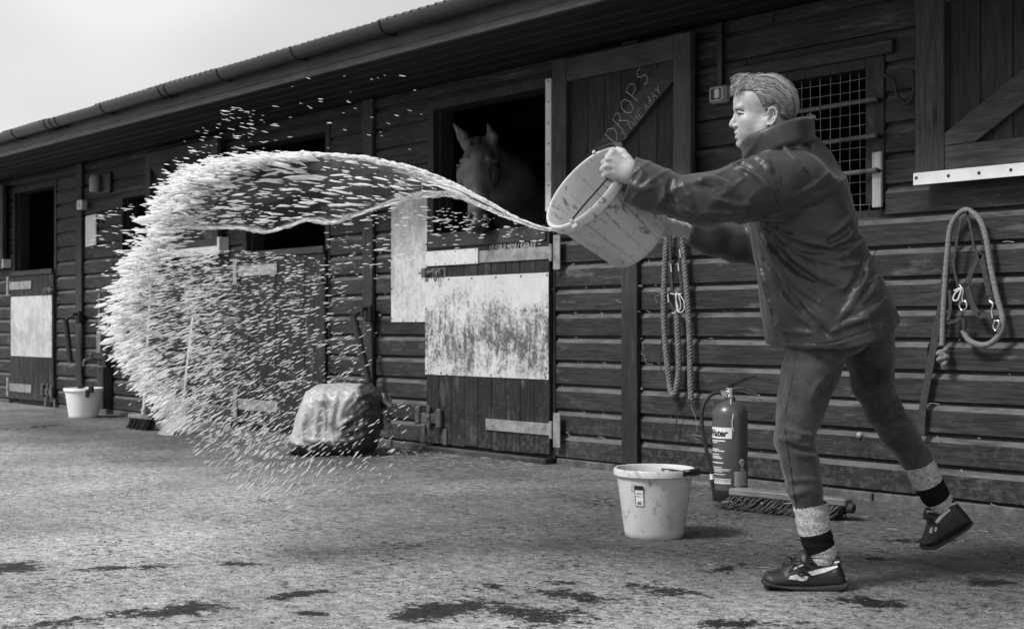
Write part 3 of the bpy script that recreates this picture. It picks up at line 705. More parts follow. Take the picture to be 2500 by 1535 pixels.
        for ax in range(3):
            o1, o2 = [(1, 2), (2, 0), (0, 1)][ax]; n_ = [nx, ny, nz]
            sa = [slice(None)]*3; sb_ = [slice(None)]*3; sa[ax] = slice(0, n_[ax]-1); sb_[ax] = slice(1, n_[ax])
            for o in (o1, o2): sa[o] = slice(1, n_[o]-1); sb_[o] = slice(1, n_[o]-1)
            a, b = S[tuple(sa)], S[tuple(sb_)]; E = np.argwhere(a != b); fl = a[E[:, 0], E[:, 1], E[:, 2]]
            off = np.zeros(3, int); off[o1] = 1; off[o2] = 1; B = E+off
            def cell(d1, d2):
                q = B.copy(); q[:, o1] += d1; q[:, o2] += d2; return idx[q[:, 0], q[:, 1], q[:, 2]]
            quad = np.stack([cell(-1, -1), cell(0, -1), cell(0, 0), cell(-1, 0)], 1)
            quad[~fl] = quad[~fl][:, ::-1]; Q.append(quad)
        Q = np.concatenate(Q); Q = Q[np.all(Q >= 0, axis=1)]
        return V, Q
def relax(V, Q, it=2, lam=.5):
    n = len(V)
    for _ in range(it):
        acc = np.zeros_like(V); cnt = np.zeros((n, 1))
        for a, b in ((0, 1), (1, 2), (2, 3), (3, 0)):
            np.add.at(acc, Q[:, a], V[Q[:, b]]); np.add.at(cnt, Q[:, a], 1); np.add.at(acc, Q[:, b], V[Q[:, a]]); np.add.at(cnt, Q[:, b], 1)
        V = V+lam*(acc/np.maximum(cnt, 1)-V)
    return V
def vobj(name, vol, mat, parent, it=1):
    V, Q = vol.mesh(); V = relax(V, Q, it) if it else V
    return mk(name, V, Q, mat, parent, True)
def decal(name, vol, A, B, mat, parent, n=8, m=3, off=.0015, conv=LS, th=.001):
    # thin patch lying on a surface between two edge polylines A and B (pixels)
    def samp(P, t):
        P = np.array(P, float); L = np.concatenate([[0], np.cumsum(np.linalg.norm(np.diff(P, axis=0), axis=1))]); return np.array([np.interp(t*L[-1], L, P[:, i]) for i in (0, 1)])
    V = []; ok = True
    for i in range(n+1):
        a, b = samp(A, i/n), samp(B, i/n)
        for j in range(m+1):
            q = a+(b-a)*j/m; h = vol.hit(q[0], q[1], conv=conv)
            if h is None: h = np.array(V[-1]) if V else conv(q[0], q[1], 0)
            V.append(tuple(np.array(h)+np.array([0, -off, 0])))
    Fc = [(i*(m+1)+j, (i+1)*(m+1)+j, (i+1)*(m+1)+j+1, i*(m+1)+j+1) for i in range(n) for j in range(m)]
    N = len(V); V2 = V+[(x, y+th, z) for x, y, z in V]; Fc = Fc+[tuple(reversed([i+N for i in f])) for f in Fc]
    return mk(name, V2, Fc, mat, parent, True)
# ------------------------------------------------------------------ the thrower
PE = empty('person', PLOC, TH); tag(PE, 'person in dark jacket, jeans and striped socks lunging to throw a bucket of water', 'person')
def cloth(name, lo, hi, rough, fine, bstr, sheen=.0, big=3.0, spec=.3):
    m = NG(name); v = m.coord((1, 1, 1), False); a = m.noise(v, fine, 4, .6); b = m.noise(v, big, 5, .6); w_ = m.noise(v, 26, 5, .65, .5)
    c = m.math('MULTIPLY', m.rng(b, .3, .7, lo, hi), m.rng(a, .3, .7, .8, 1.2))
    h = m.math('ADD', m.math('MULTIPLY', w_, .8), m.math('MULTIPLY', a, .25))
    p = m.bsdf(c, rough, h, bstr, .006, spec=spec); p.inputs['Sheen Weight'].default_value = sheen; return m.m
MJ = cloth('jacket_nylon', .012, .020, .45, 260, .36, .12, spec=.5)
def denim():
    m = NG('jeans_denim'); v = m.coord((1, 1, 1), False); a = m.noise(v, 380, 3, .7); b = m.noise(v, 7, 5, .65); st_ = m.noise(m.coord((60, 60, 6), False), 1, 5, .65); wr_ = m.noise(v, 30, 5, .6, .6)
    c = m.rng(m.math('ADD', m.math('MULTIPLY', b, .85), m.math('MULTIPLY', st_, .15)), .34, .66, .014, .070); c = m.math('MULTIPLY', c, m.rng(a, .3, .7, .55, 1.45))
    p = m.bsdf(c, .88, m.math('ADD', m.math('MULTIPLY', wr_, .8), m.math('MULTIPLY', a, .3)), .5, .006, spec=.15); p.inputs['Sheen Weight'].default_value = .2; return m.m
MJE = denim()
MC = cloth('collar_cord', .010, .02, .85, 300, .3, .2)
MSK = simple('skin', .31, .40, 55, (1, 1, 1), .5, .5, .002, (.22, 26, .58, .25), Subsurface_Weight=.08)
def hairmat():
    m = NG('hair'); oi = m.n('ShaderNodeTexCoord'); v = m.coord((1, 1, 1), False); a = m.noise(v, 90, 3, .6); b = m.noise(v, 24, 3, .6)
    c = m.rng(m.math('ADD', m.math('MULTIPLY', a, .6), m.math('MULTIPLY', b, .4)), .36, .66, .05, .34); m.bsdf(c, .42, None, spec=.5); return m.m
MH = hairmat()
MH1 = simple('hair_light', .34, .60, 60, (1, 1, 1), .4, .1, .001, spec=.5); MH2 = simple('hair_mid', .13, .26, 60, (1, 1, 1), .4, .1, .001, spec=.5); MH3 = simple('hair_dark', .03, .06, 60, (1, 1, 1), .45, .1, .001, spec=.5)
def knit(name, lo, hi):
    m = NG(name); v = m.coord((1, 1, 1), False); a = m.noise(v, 330, 3, .7); b = m.noise(v, 90, 3, .6)
    c = m.rng(m.math('ADD', m.math('MULTIPLY', a, .7), m.math('MULTIPLY', b, .3)), .38, .62, lo, hi); m.bsdf(c, .95, a, .6, .003, spec=.1); return m.m
MSO = knit('sock_ragg_wool', .10, .62); MSB = knit('sock_black_wool', .006, .012)
MSH = cloth('shoe_leather', .010, .022, .5, 300, .3, 0, spec=.4); MSL = simple('shoe_sole', .014, .03, 40, (1, 1, 1), .7); MSW = simple('shoe_stripe', .38, .55, 60, (1, 1, 1), .6, .3, .001)
MSI = simple('eye_dark', .02, .05, 50, (1, 1, 1), .4)

# --- jacket
J = Vol(LD(1490, 860, .05)-np.array([.03, .36, .02]), LD(2170, 270, .05)+np.array([.03, .42, .02]), .004)
tp = [(1795,365),(1778,430),(1788,500),(1806,560),(1820,640),(1830,720),(1841,800),(1846,830),(1850,960),(2000,990),(2150,940),(2160,800),(2150,760),(2135,712),(2118,670),(2092,622),(2062,560),(2048,500),(2028,430),(2000,372),(1962,330),(1905,318),(1845,332)]
tz = lambda q: LD(q[0], q[1], .12)[[0, 2]]
def TT(X, Z): return np.interp(Z, [.74, .85, 1.0, 1.15, 1.25, 1.36], [.215, .205, .18, .205, .205, .13]).astype(np.float32)
J.inflate([tz(q) for q in tp], .12, TT, .17, .02)
J.chain([LD(1905,430,-.03), LD(1850,448,-.075), LD(1790,462,-.115), LD(1700,480,-.15), LD(1640,474,-.15)], [.092, .090, .080, .068, .064], .045)
J.chain([LD(1640,474,-.15), LD(1600,463,-.145), LD(1560,450,-.14), LD(1510,428,-.13)], [.060, .064, .069, .066], .006)
J.chain([LD(1900,450,.30), LD(1880,540,.31), LD(1835,588,.28)], [.095, .08, .066], .04)
J.chain([LD(1835,588,.28), LD(1770,584,.25), LD(1710,572,.225), LD(1658,556,.205)], [.062, .058, .05, .043], .03)
# collar: leaning ring round the neck
rp = [(1790,352,.03),(1800,340,-.012),(1835,322,-.05),(1880,303,-.068),(1922,293,-.045),(1948,290,.03),(1942,292,.105),(1910,298,.155),(1860,318,.165),(1812,340,.11),(1790,352,.03)]
RG = catmull([np.array(q, float) for q in rp], 7)
for f in (0, .3, .6, .9, 1.2):
    J.chain([LD(q[0]+f*(6+8*(1870-q[0])/80), q[1]+f*34, q[2]) for q in RG], [.0085+.004*f]*len(RG), .010)
J.chain([LD(1862,335,.05), LD(1880,300,.05), LD(1890,262,.05)], [.058, .064, .066], .008, '-')           # open neck
# traced folds
cj = lambda L: [(1800+a/2.326, 250+b/2.326) for a, b in L]
J.ripple(.0012, 38, 3)
X, Y, Z = J.grid((slice(None),)*3); PXg = ((X+PX0)/(PZ0+Y)*F+1250)/K; PYg = (799-(Z-CH)/(PZ0+Y)*F)/K
def sstep(a, b, x): t = np.clip((x-a)/(b-a), 0, 1); return t*t*(3-2*t)
def ridges(f, p=1.6): return (1-np.abs(np.sin(f)))**p
dxp, dyp = PXg-1836, PYg-542; thp = np.arctan2(dyp, dxp); rho = np.hypot(dxp, dyp)
mk_ = sstep(25, 90, rho)*(1-sstep(230, 400, rho))*sstep(.02, .2, thp)*(1-sstep(1.25, 1.5, thp))
fl = .011*ridges(thp*5.4+.30*np.sin(rho/55+thp*2)+.12*np.sin(rho/21+2))*mk_
m2 = np.exp(-((PXg-2066)/62)**2-((PYg-640)/78)**2); fl = fl+.010*ridges((PYg+PXg*.55+14*np.sin(PXg/31))/17.)*m2
m3 = sstep(1500, 1530, PXg)*(1-sstep(1780, 1860, PXg))*(PYg < 560)*(Y < .1); fl = fl+.0058*ridges((PXg*.8+(PYg-450)*1.0)/25.+.8*np.sin(PYg/33)+.6*np.sin(PXg/41), 2)*m3
m4 = sstep(1850, 1900, PXg)*(PYg < 545)*sstep(360, 400, PYg); fl = fl+.0045*ridges((PYg*.9+PXg*.5)/34.+.7*np.sin(PXg/47), 2)*m4
m5 = np.exp(-((PYg-780)/50)**2)*sstep(1850, 1900, PXg); fl = fl+.006*ridges((PXg*.9-PYg*.6)/30.+.6*np.sin(PXg/37), 2)*m5
J.A -= fl.astype(np.float32); del PXg, PYg, thp, rho, fl, mk_, m2, m3, m4, m5, dxp, dyp
RID = [([(140,672),(260,745),(400,800),(520,815),(640,775)], .020), ([(135,700),(230,800),(330,890),(450,970),(570,1040)], .019), ([(125,730),(200,850),(300,985),(420,1095),(560,1190)], .020),
 ([(230,620),(330,592),(440,560)], .017), ([(520,770),(590,715),(640,650)], .015), ([(530,800),(620,772),(700,720)], .014), ([(600,850),(680,815),(725,765)], .013),
 ([(560,1250),(660,1130),(730,960),(745,880)], .017), ([(690,1150),(770,1060),(800,980)], .015), ([(640,1260),(760,1190),(850,1110)], .015), ([(250,1060),(350,1190),(480,1290)], .016), ([(120,900),(165,1050),(200,1200)], .014),
 ([(330,840),(480,900),(620,930)], .014), ([(430,860),(560,880),(680,850)], .012), ([(180,1230),(280,1290),(420,1310)], .013), ([(520,1310),(640,1250),(760,1220)], .012),
 ([(150,290),(200,360),(225,470),(225,590)], .010), ([(250,240),(330,330),(390,400)], .012), ([(330,520),(420,480),(520,400)], .012)]
for P, r in RID: J.ridge(cj(P), r*.8, .008, .45)
GRV = [([(140,700),(250,775),(390,830),(520,845)], .012), ([(135,730),(220,830),(320,930),(440,1010)], .011), ([(100,672),(200,645),(330,615),(450,590)], .012), ([(520,790),(600,745),(650,690)], .010), ([(560,830),(640,805),(710,760)], .009), ([(620,1090),(700,980),(725,880)], .011), ([(300,1130),(420,1240),(520,1330)], .010), ([(150,900),(260,1060),(380,1180)], .010)]
for P, r in GRV: J.ridge(cj(P), r, .010, .15, '-')
c1 = lambda L: [(1300+a/2.749, 150+b/2.749) for a, b in L]     # sleeve close-up
for P, r in [([(1340,690),(1430,740),(1500,800),(1580,880),(1640,960)], .014), ([(1120,790),(1230,800),(1330,860),(1420,960)], .013), ([(1480,640),(1560,680),(1600,760)], .012), ([(1000,800),(1050,900),(1080,980)], .012), ([(960,930),(1000,990),(1080,1010)], .012), ([(1230,920),(1350,960),(1480,960)], .012), ([(700,690),(740,760),(700,830)], .010), ([(640,800),(720,850),(820,840)], .010), ([(860,800),(900,880),(860,940)], .009), ([(1150,1010),(1300,1020),(1450,1000)], .012)]:
    J.ridge(c1(P), r*.9, .009, .4)
for P, r in [([(940,770),(922,850),(925,930),(980,1000)], .008), ([(1380,720),(1480,790),(1560,900)], .009), ([(1100,830),(1200,850),(1300,930)], .009), ([(1600,660),(1640,780),(1650,900),(1640,970)], .005), ([(1350,690),(1400,680),(1470,720)], .008)]:
    J.ridge(c1(P), r, .008, .3, '-')
# hem and cuff cuts
J.chain([LD(1515,432,-.13), LD(1480,418,-.13)], [.05, .055], .004, '-')
q_ = J.sl(LD(1400, 540, -.13)-np.array([0, .15, 0]), LD(1560, 330, -.13)+np.array([0, .15, 0])); J.half(LD(1514,425,-.13), LD(1500,420,-.13)-LD(1530,429,-.13), .004, q_)
q_ = J.sl(LD(1560, 620, .2)-np.array([0, .12, 0]), LD(1700, 500, .2)+np.array([0, .12, 0])); J.half(LD(1656,556,.2), (-1, -.2, .1), .004, q_)
hp = [LD(*q, .12)[[0, 2]] for q in ((1700,900),(1700,815),(1846,826),(1905,838),(2000,838),(2085,815),(2152,774),(2300,740),(2300,900))]
q_ = J.sl(LD(1780, 900, -.3)-np.array([0, .2, 0]), LD(2200, 720, .12)+np.array([0, .5, 0])); X, Y, Z = J.grid(q_); X2, Z2 = np.broadcast_arrays(X[:, 0, :], Z[:, 0, :])
J.mix(q_, np.repeat(poly2d(X2, Z2, hp)[:, None, :], J.A[q_].shape[1], 1), .004, '-')
J.ridge([(1848*K,818*K),(1905*K,829*K),(2000*K,829*K),(2085*K,805*K),(2145*K,770*K)], .006, .004, .6)
JO = vobj('jacket', J, MJ, PE, 0)
# stitching line of the arm seam, front zip edge
def seam(name, vol, P, r, mat, parent, conv=LS, off=.0):
    H = [vol.hit(q[0], q[1], conv=conv) for q in catmull([np.array(p, float) for p in P], 6)]; H = [h+np.array([0, -off, 0]) for h in H if h is not None]
    H = [H[i] for i in range(len(H)) if i == 0 or np.linalg.norm(H[i]-H[i-1]) < .06]
    if len(H) > 2: o = MB().tube([tuple(h) for h in H], r, 5).build(name, mat, parent); autosmooth(o, 60); return o
seam('seam', J, c1([(1570,610),(1610,680),(1640,780),(1650,880),(1645,970)]), .0018, MC, JO, LS, .001)
seam('seam', J, cj([(180,1345),(330,1362),(500,1362),(650,1320),(800,1260),(880,1215)]), .0016, MC, JO, LS, .001)

# --- jeans
G = Vol(LD(1840, 1250, 0)-np.array([.02, .2, .02]), LD(2260, 740, .3)+np.array([.05, .25, .06]), .005)
G.chain([LD(2020,745,.13), LD(2028,785,.15)], [.115, .095], .02)
G.chain([LD(1985,770,.07), LD(1962,850,.035), LD(1948,900,.02), LD(1930,960,.005), LD(1922,1000,0), LD(1909,1054,0), LD(1920,1092,0), LD(1926,1120,0), LD(1937,1178,.005), LD(1949,1224,.01)], [.092, .089, .085, .074, .066, .056, .054, .053, .050, .044], .018)
G.chain([LD(2085,770,.24), LD(2092,850,.26), LD(2099,921,.28), LD(2124,985,.30), LD(2160,1036,.32), LD(2201,1098,.345), LD(2213,1116,.35)], [.088, .077, .067, .058, .057, .049, .047], .018)
G.ripple(.0012, 60, 5)
cg = lambda L: [(1800+a/2.223, 800+b/2.223) for a, b in L]
for P, r in [([(215,600),(300,600),(390,580),(430,590)], .010), ([(280,650),(350,690),(430,700)], .010), ([(270,610),(340,640),(420,640)], .008), ([(230,540),(300,560),(380,600)], .009), ([(260,880),(320,900),(400,870)], .008), ([(250,840),(330,820),(440,830)], .007),
             ([(790,500),(850,470),(900,440)], .010), ([(830,590),(900,540),(960,490)], .010), ([(780,420),(850,410),(890,390)], .010), ([(860,640),(930,600),(1000,580)], .008), ([(700,330),(780,350),(850,330)], .010), ([(440,100),(520,150),(570,180)], .010), ([(480,260),(420,330),(400,400)], .010)]:
    G.ridge(cg(P), r, .010)
for P, r in [([(260,620),(330,660),(420,665)], .006), ([(300,575),(360,600),(430,610)], .006), ([(800,520),(870,490),(920,460)], .007), ([(740,560),(830,560),(900,560)], .006)]:
    G.ridge(cg(P), r, .007, .3, '-')
n1 = LD(1956,1240,.01)-LD(1945,1195,.005); q_ = G.sl(LD(1850,1300,0)-np.array([0,.2,0]), LD(2040,1150,0)+np.array([0,.15,0])); G.half(LD(1950,1222,.01), n1, .003, q_)
n2 = LD(2222,1130,.35)-LD(2190,1062,.33); q_ = G.sl(LD(2120,1250,.3)-np.array([0,.1,0]), LD(2330,1050,.3)+np.array([0,.2,0])); G.half(LD(2212,1114,.35), n2, .003, q_)
GO = vobj('jeans', G, MJE, PE)
MSE = simple('seam_thread', .02, .035, 60)
seam('seam', G, cg([(318,140),(290,300),(262,450),(258,560),(272,660),(290,780),(305,900),(325,985)]), .0016, MSE, GO, LS, .0022)

# --- socks (ribbed knit, light / black / light)
def sock(C, R, bands):
    n = 60; P = catmull([np.array(c) for c in C], 6); m = len(P); V = []; Fc = []; mi = []
    Rr = np.interp(np.linspace(0, 1, m), np.linspace(0, 1, len(R)), R)
    for i in range(m):
        t = P[min(i+1, m-1)]-P[max(i-1, 0)]; t /= np.linalg.norm(t); u = np.cross(t, [0, 1, 0]); u /= np.linalg.norm(u); v = np.cross(t, u)
        for k in range(n):
            a = 2*math.pi*k/n; rr = Rr[i]*(1+(.022 if k % 2 else -.022))+.0015*math.sin(i*1.9+a*2); V.append(P[i]+(u*math.cos(a)+v*math.sin(a))*rr)
    for i in range(m-1):
        f = i/(m-1); b = 1 if bands[0] < f < bands[1] else 0
        for k in range(n): Fc.append((i*n+k, i*n+(k+1) % n, (i+1)*n+(k+1) % n, (i+1)*n+k)); mi.append(b)
    o = mk('sock', np.array(V), np.array(Fc), [MSO, MSB], PE, True, mi); return o
sock([LD(1948,1212,.01), LD(1957,1262,.012), LD(1968,1305,.015), LD(1978,1332,.015), LD(1978,1358,.012)], [.0505, .050, .047, .044, .036], (.33, .62))
sock([LD(2208,1108,.35), LD(2225,1145,.36), LD(2243,1180,.365), LD(2262,1208,.37), LD(2270,1228,.37)], [.0505, .049, .047, .042, .034], (.34, .64))

# --- trainers
def shoe(poly, yc, T, soleline, conv, k=.006):
    pts = [conv(*q, yc) for q in poly]; lo = np.min(pts, 0)-np.array([.02, .075, .02]); hi = np.max(pts, 0)+np.array([.02, .075, .02])
    S = Vol(lo, hi, .0028); S.inflate([p[[0, 2]] for p in pts], yc, T, .034, .004)
    return S
cs = lambda a, b, y: LS(1800+a/2.223, 800+b/2.223, y)
up1 = [(150,1420),(138,1352),(160,1325),(235,1308),(290,1262),(345,1208),(372,1202),(402,1250),(440,1282),(490,1284),(515,1245),(552,1234),(562,1290),(582,1335),(592,1420)]
S1 = shoe(up1, 0, .043, None, cs); so1 = vobj('shoe', S1, MSH, PE)
sl1 = Vol(cs(120,1440,0)-np.array([0,.07,.01]), cs(610,1340,0)+np.array([0,.07,.01]), .0028); sl1.inflate([cs(a,b,0)[[0,2]] for a, b in ((134,1362),(134,1390),(190,1406),(300,1420),(520,1430),(582,1416),(598,1382),(594,1366),(400,1382),(260,1380))], 0, .0455, .010, .003)
vobj('sole', sl1, MSL, so1)
dc = lambda L: [(1800+a/2.223, 800+b/2.223) for a, b in L]
for A, B in ([(285,1345),(330,1332),(352,1334)], [(275,1362),(318,1366),(332,1360)]), ([(340,1350),(370,1345),(385,1348)], [(326,1368),(355,1372),(375,1366)]), ([(380,1322),(450,1305),(540,1288)], [(405,1342),(470,1326),(545,1296)]), ([(300,1305),(330,1290),(355,1280)], [(303,1311),(333,1297),(358,1287)]), ([(525,1268),(540,1264),(552,1262)], [(528,1276),(543,1272),(554,1270)]):
    decal('stripe', S1, dc(A), dc(B), MSW, so1, 6, 2, .0032)
lc = MB()
for i in range(5):
    a, b = 262+i*22, 1290-i*21; P = [S1.hit(*dc([(a+q, b+q*.55)])[0]) for q in (0, 14, 28)]
    P = [tuple(p+np.array([0, -.004, .003])) for p in P if p is not None]
    if len(P) > 1: lc.tube(P, .0035, 6)
c0 = cs(300,1255,-.02); lc.tube(catmull([c0, c0+[-.02,-.02,.01], c0+[-.035,-.025,-.012], c0+[-.012,-.022,-.012], c0], 5), .0032, 6); lc.tube(catmull([c0, c0+[.012,-.028,.012], c0+[.022,-.03,-.006], c0+[.004,-.024,-.01], c0], 5), .0032, 6)
lc.build('laces', MT['blackrub'], so1)
up2 = [(998,1185),(992,1165),(1012,1120),(1032,1062),(1022,1010),(1040,1000),(1090,1002),(1128,955),(1160,925),(1190,948),(1228,990),(1262,1032),(1268,1052),(1235,1080),(1150,1138),(1062,1196)]
S2 = shoe(up2, .36, .040, None, cs); so2 = vobj('shoe', S2, MSH, PE)
sl2 = Vol(cs(970,1220,.36)-np.array([0,.07,.01]), cs(1290,1010,.36)+np.array([0,.07,.01]), .0028); sl2.inflate([cs(a,b,.36)[[0,2]] for a, b in ((996,1178),(998,1200),(1062,1200),(1155,1150),(1245,1090),(1276,1050),(1264,1038),(1228,1068),(1140,1122),(1055,1166))], .36, .044, .012, .004)
vobj('sole', sl2, MSL, so2)
for A, B in ([(1070,1050),(1100,1015),(1150,980)], [(1085,1060),(1115,1025),(1156,988)]), ([(1045,1085),(1060,1078)], [(1040,1110),(1056,1112)]), ([(1070,1080),(1082,1078)], [(1068,1104),(1080,1102)]), ([(1136,968),(1160,952),(1186,945)], [(1140,976),(1164,961),(1188,953)]):
    decal('stripe', S2, dc(A), dc(B), MSW, so2, 6, 2, .0032)
c0 = cs(1015,985,.32); MB().tube(catmull([c0+[.02,0,0], c0+[0,-.02,.005], c0+[-.006,-.02,-.02], c0+[-.004,-.022,-.03]], 5), .0045, 6).build('laces', MT['blackrub'], so2)

# --- body: head, neck, hands; plain limbs and trunk inside the clothes
HD = .055
H = Vol(LS(1765, 400, HD)-np.array([0, .13, 0]), LS(1965, 170, HD)+np.array([0, .13, 0]), .002)
h = lambda x, y, d=0: LS(x, y, HD+d)
H.ell(h(1868, 252), (.088, .073, .082), .01)
H.ell(h(1826, 250), (.040, .055, .048), .03)
H.ell(h(1836, 292), (.050, .056, .072), .02)
H.ell(h(1826, 318), (.030, .040, .045), .02)
for s_ in (-1, 1):
    H.chain([h(1872, 300, s_*.056), h(1862, 322, s_*.050), h(1812, 351, s_*.013)], [.018, .017, .012], .02)
    H.ell(h(1822, 296, s_*.040), (.020, .018, .018), .02)
    H.ell(h(1843, 310, s_*.034), (.036, .026, .034), .02); H.ell(h(1824, 322, s_*.022), (.024, .024, .024), .02)
    H.cone(h(1801, 266, s_*.010), h(1808, 262, s_*.042), .0075, .007, .012)
H.ell(h(1809, 349), (.013, .018, .014), .014)
H.ell(h(1809, 330), (.013, .026, .022), .014)
H.chain([h(1803, 272), h(1797, 285), h(1790.5, 298), h(1787, 304.5)], [.0065, .0070, .0080, .0088], .008)
H.cone(h(1788, 305.5), h(1797, 311), .0068, .0070, .006)
for s_ in (-1, 1):
    H.ell(h(1797, 308.5, s_*.0125), (.0095, .0065, .0075), .006)
    H.ell(h(1792.5, 312.5, s_*.0065), (.0035, .0030, .0022), .002, '-')
    H.ell(h(1797.5, 278, s_*.030), (.013, .015, .0105), .012, '-')
    H.ell(h(1811, 278.5, s_*.031), (.0125, .0125, .0115), .005)
    H.chain([h(1801.5, 275.5, s_*.022), h(1805, 274, s_*.034), h(1813, 276, s_*.045)], [.003, .0034, .003], .004)
    H.chain([h(1803, 281.5, s_*.024), h(1808, 283, s_*.036)], [.0028, .0028], .004)
H.chain([h(1800, 324, -.013), h(1797.6, 323.6), h(1800, 324, .013)], [.0040, .0048, .0040], .005)
H.chain([h(1802, 335.5, -.012), h(1800, 335.8), h(1802, 335.5, .012)], [.0044, .0054, .0044], .005)
H.ell(h(1800, 343.5), (.0075, .016, .004), .006, '-')
H.chain([h(1792, 329.6), h(1799, 329.8, -.010), h(1809, 330.5, -.024)], [.0020, .0020, .0016], .0025, '-')
H.chain([h(1792, 329.6), h(1799, 329.8, .010), h(1809, 330.5, .024)], [.0020, .0020, .0016], .0025, '-')
H.chain([h(1799, 312, -.017), h(1808, 324, -.030)], [.0022, .0015], .006, '-')
H.chain([h(1884, 300), h(1890, 335), h(1892, 365)], [.056, .054, .050], .02)
for s_ in (-1, 1):                        # ears: plate, rolled rim, hollow, lobe
    e0 = -.0735 if s_ < 0 else .0735
    er = lambda x, y, d=0: h(x, y, s_*(.0725+d))
    H.ell(er(1884, 284, .001), (.0135, .006, .025), .006)
    H.ell(er(1886, 283, .008), (.0085, .006, .017), .004, '-')
    rim = [er(1876.5,287,.004), er(1875,276,.006), er(1879,266,.009), er(1886,262.5,.011), er(1893,266,.012), er(1896.5,275,.012), er(1895,286,.011), er(1890,297,.008), er(1883,305,.005), er(1876,304,.004)]
    H.chain(rim, [.0026,.0030,.0034,.0036,.0036,.0034,.0032,.0034,.0045,.0042], .003)
    H.chain([er(1881,270,.006), er(1889,275,.007), er(1889,287,.006), er(1882,297,.005)], [.0022]*4, .003)
    H.ell(er(1877, 288, .004), (.004, .0035, .005), .003)
V1, Q1 = H.mesh(); V1 = relax(V1, Q1, 1)
# left hand closed on the rim, right hand under the base
B1 = Vol(LD(1440, 450, -.1)-np.array([.01, .09, .02]), LD(1560, 345, -.1)+np.array([.02, .12, .02]), .002)
W0 = LD(1545, 430, -.125)
mcp = [LD(1473,369,-.138), LD(1464,384,-.145), LD(1460,401,-.143), LD(1463,417,-.134)]
for i, p in enumerate(mcp):
    B1.cone(LD(1512, 408+i*7, -.135), p, .0185, .0125, .012)
    L_ = (1.0, 1.06, .98, .82)[i]
    d1 = np.array([-.010, .034, -.004])*L_; d2 = np.array([.012, .024, -.010])*L_; d3 = np.array([.020, .004, -.006])*L_
    B1.chain([p, p+d1, p+d1+d2, p+d1+d2+d3], [.0112, .0098, .0088, .0075], .004)
    B1.ell(p+np.array([-.001, -.004, .002]), (.010, .008, .009), .006)
B1.chain([LD(1520,402,-.125), LD(1508,384,-.118), LD(1497,368,-.108), LD(1486,360,-.098)], [.017, .0145, .012, .0092], .008)
B1.chain([LD(1515,412,-.135), W0, W0+np.array([.08, -.01, -.02])], [.026, .027, .030], .02)
for i in range(3): B1.chain([(mcp[i]+mcp[i+1])/2+np.array([-.004, -.016, 0]), (mcp[i]+mcp[i+1])/2+np.array([.012, -.018, -.002])], [.004, .003], .006, '-')
V2, Q2 = B1.mesh()
B2 = Vol(LD(1575, 600, .2)-np.array([.01, .1, .02]), LD(1680, 505, .2)+np.array([.03, .1, .02]), .002)
wr = LD(1668, 558, .205)
B2.chain([wr+np.array([.05, .01, -.005]), wr, LD(1640, 552, .195)], [.027, .026, .024], .015)
for i, (dx, dy_, dz) in enumerate(((0, -.025, .008), (-.004, -.006, .002), (-.002, .013, -.002), (.006, .030, -.004))):
    b_ = LD(1622, 552, .19)+np.array([dx, dy_, dz]); B2.cone(LD(1645, 553, .195)+np.array([0, dy_*.6, 0]), b_, .017, .0115, .010)
    L_ = (1, 1.05, 1, .85)[i]; B2.chain([b_, b_+np.array([-.034, -.004, -.008])*L_, b_+np.array([-.056, -.008, -.004])*L_, b_+np.array([-.070, -.010, .004])*L_], [.0105, .0095, .0085, .0075], .004)
B2.chain([LD(1640, 545, .165), LD(1618, 537, .145), LD(1604, 532, .135), LD(1596, 529, .13)], [.016, .013, .0105, .009], .008)
V3, Q3 = B2.mesh()
T = Vol(LD(1520, 1400, .1)-np.array([.03, .38, .03]), LD(2300, 300, .3)+np.array([.05, .3, .03]), .010)
T.ell(LD(1915, 500, .12), (.09, .13, .13), .03); T.ell(LD(1985, 690, .13), (.10, .13, .18), .03)
T.chain([LD(1888,340,.06), LD(1905,430,.1)], [.042, .06], .03)
T.chain([LD(1890,430,-.05), LD(1700,480,-.15), LD(1540,430,-.128)], [.055, .043, .028], .02); T.chain([LD(1890,450,.29), LD(1835,588,.28), LD(1668,558,.205)], [.055, .043, .026], .02)
T.chain([LD(1985,780,.07), LD(1948,900,.02), LD(1922,1000,0), LD(1912,1054,0), LD(1926,1120,0), LD(1950,1220,.01), LD(1974,1335,.014)], [.058, .055, .044, .034, .034, .030, .030], .012); T.chain([LD(2080,780,.24), LD(2099,921,.28), LD(2126,985,.30), LD(2160,1036,.32), LD(2208,1108,.35), LD(2258,1202,.368)], [.055, .045, .038, .036, .030, .029], .012)
T.chain([LD(1976,1345,.012), LD(1995,1380,0), LD(1890,1386,0)], [.032, .020, .014], .01); T.chain([LD(2262,1205,.368), LD(2290,1235,.36), LD(2245,1282,.36)], [.032, .018, .013], .01)
V4, Q4 = T.mesh()
VV = [V1, V2, V3, V4]; QQ = []; n_ = 0
for v, q in zip(VV, (Q1, Q2, Q3, Q4)): QQ.append(q+n_); n_ += len(v)
BO = mk('body', np.concatenate(VV), np.concatenate(QQ), MSK, PE, True)
# brows, lash lines
def line(name, P, r, mat): 
    Hh = [H.hit(x, y, conv=LS) for x, y in P]; Hh = [tuple(q+np.array([0, -.0002, 0])) for q in Hh if q is not None]
    if len(Hh) > 1: MB().tube(Hh, r, 6).build(name, mat, PE)
line('eyelashes', [(1800.5,277.2),(1803,276.6),(1806,277.3),(1810,278.2),(1815,279)], .0024, MSI)
line('eyelashes', [(1802,279.4),(1806,279.9),(1811,279.6)], .0012, MSI)
line('eyebrow', [(1796,267),(1801,267.5),(1808,268),(1816,271)], .0030, MH3)
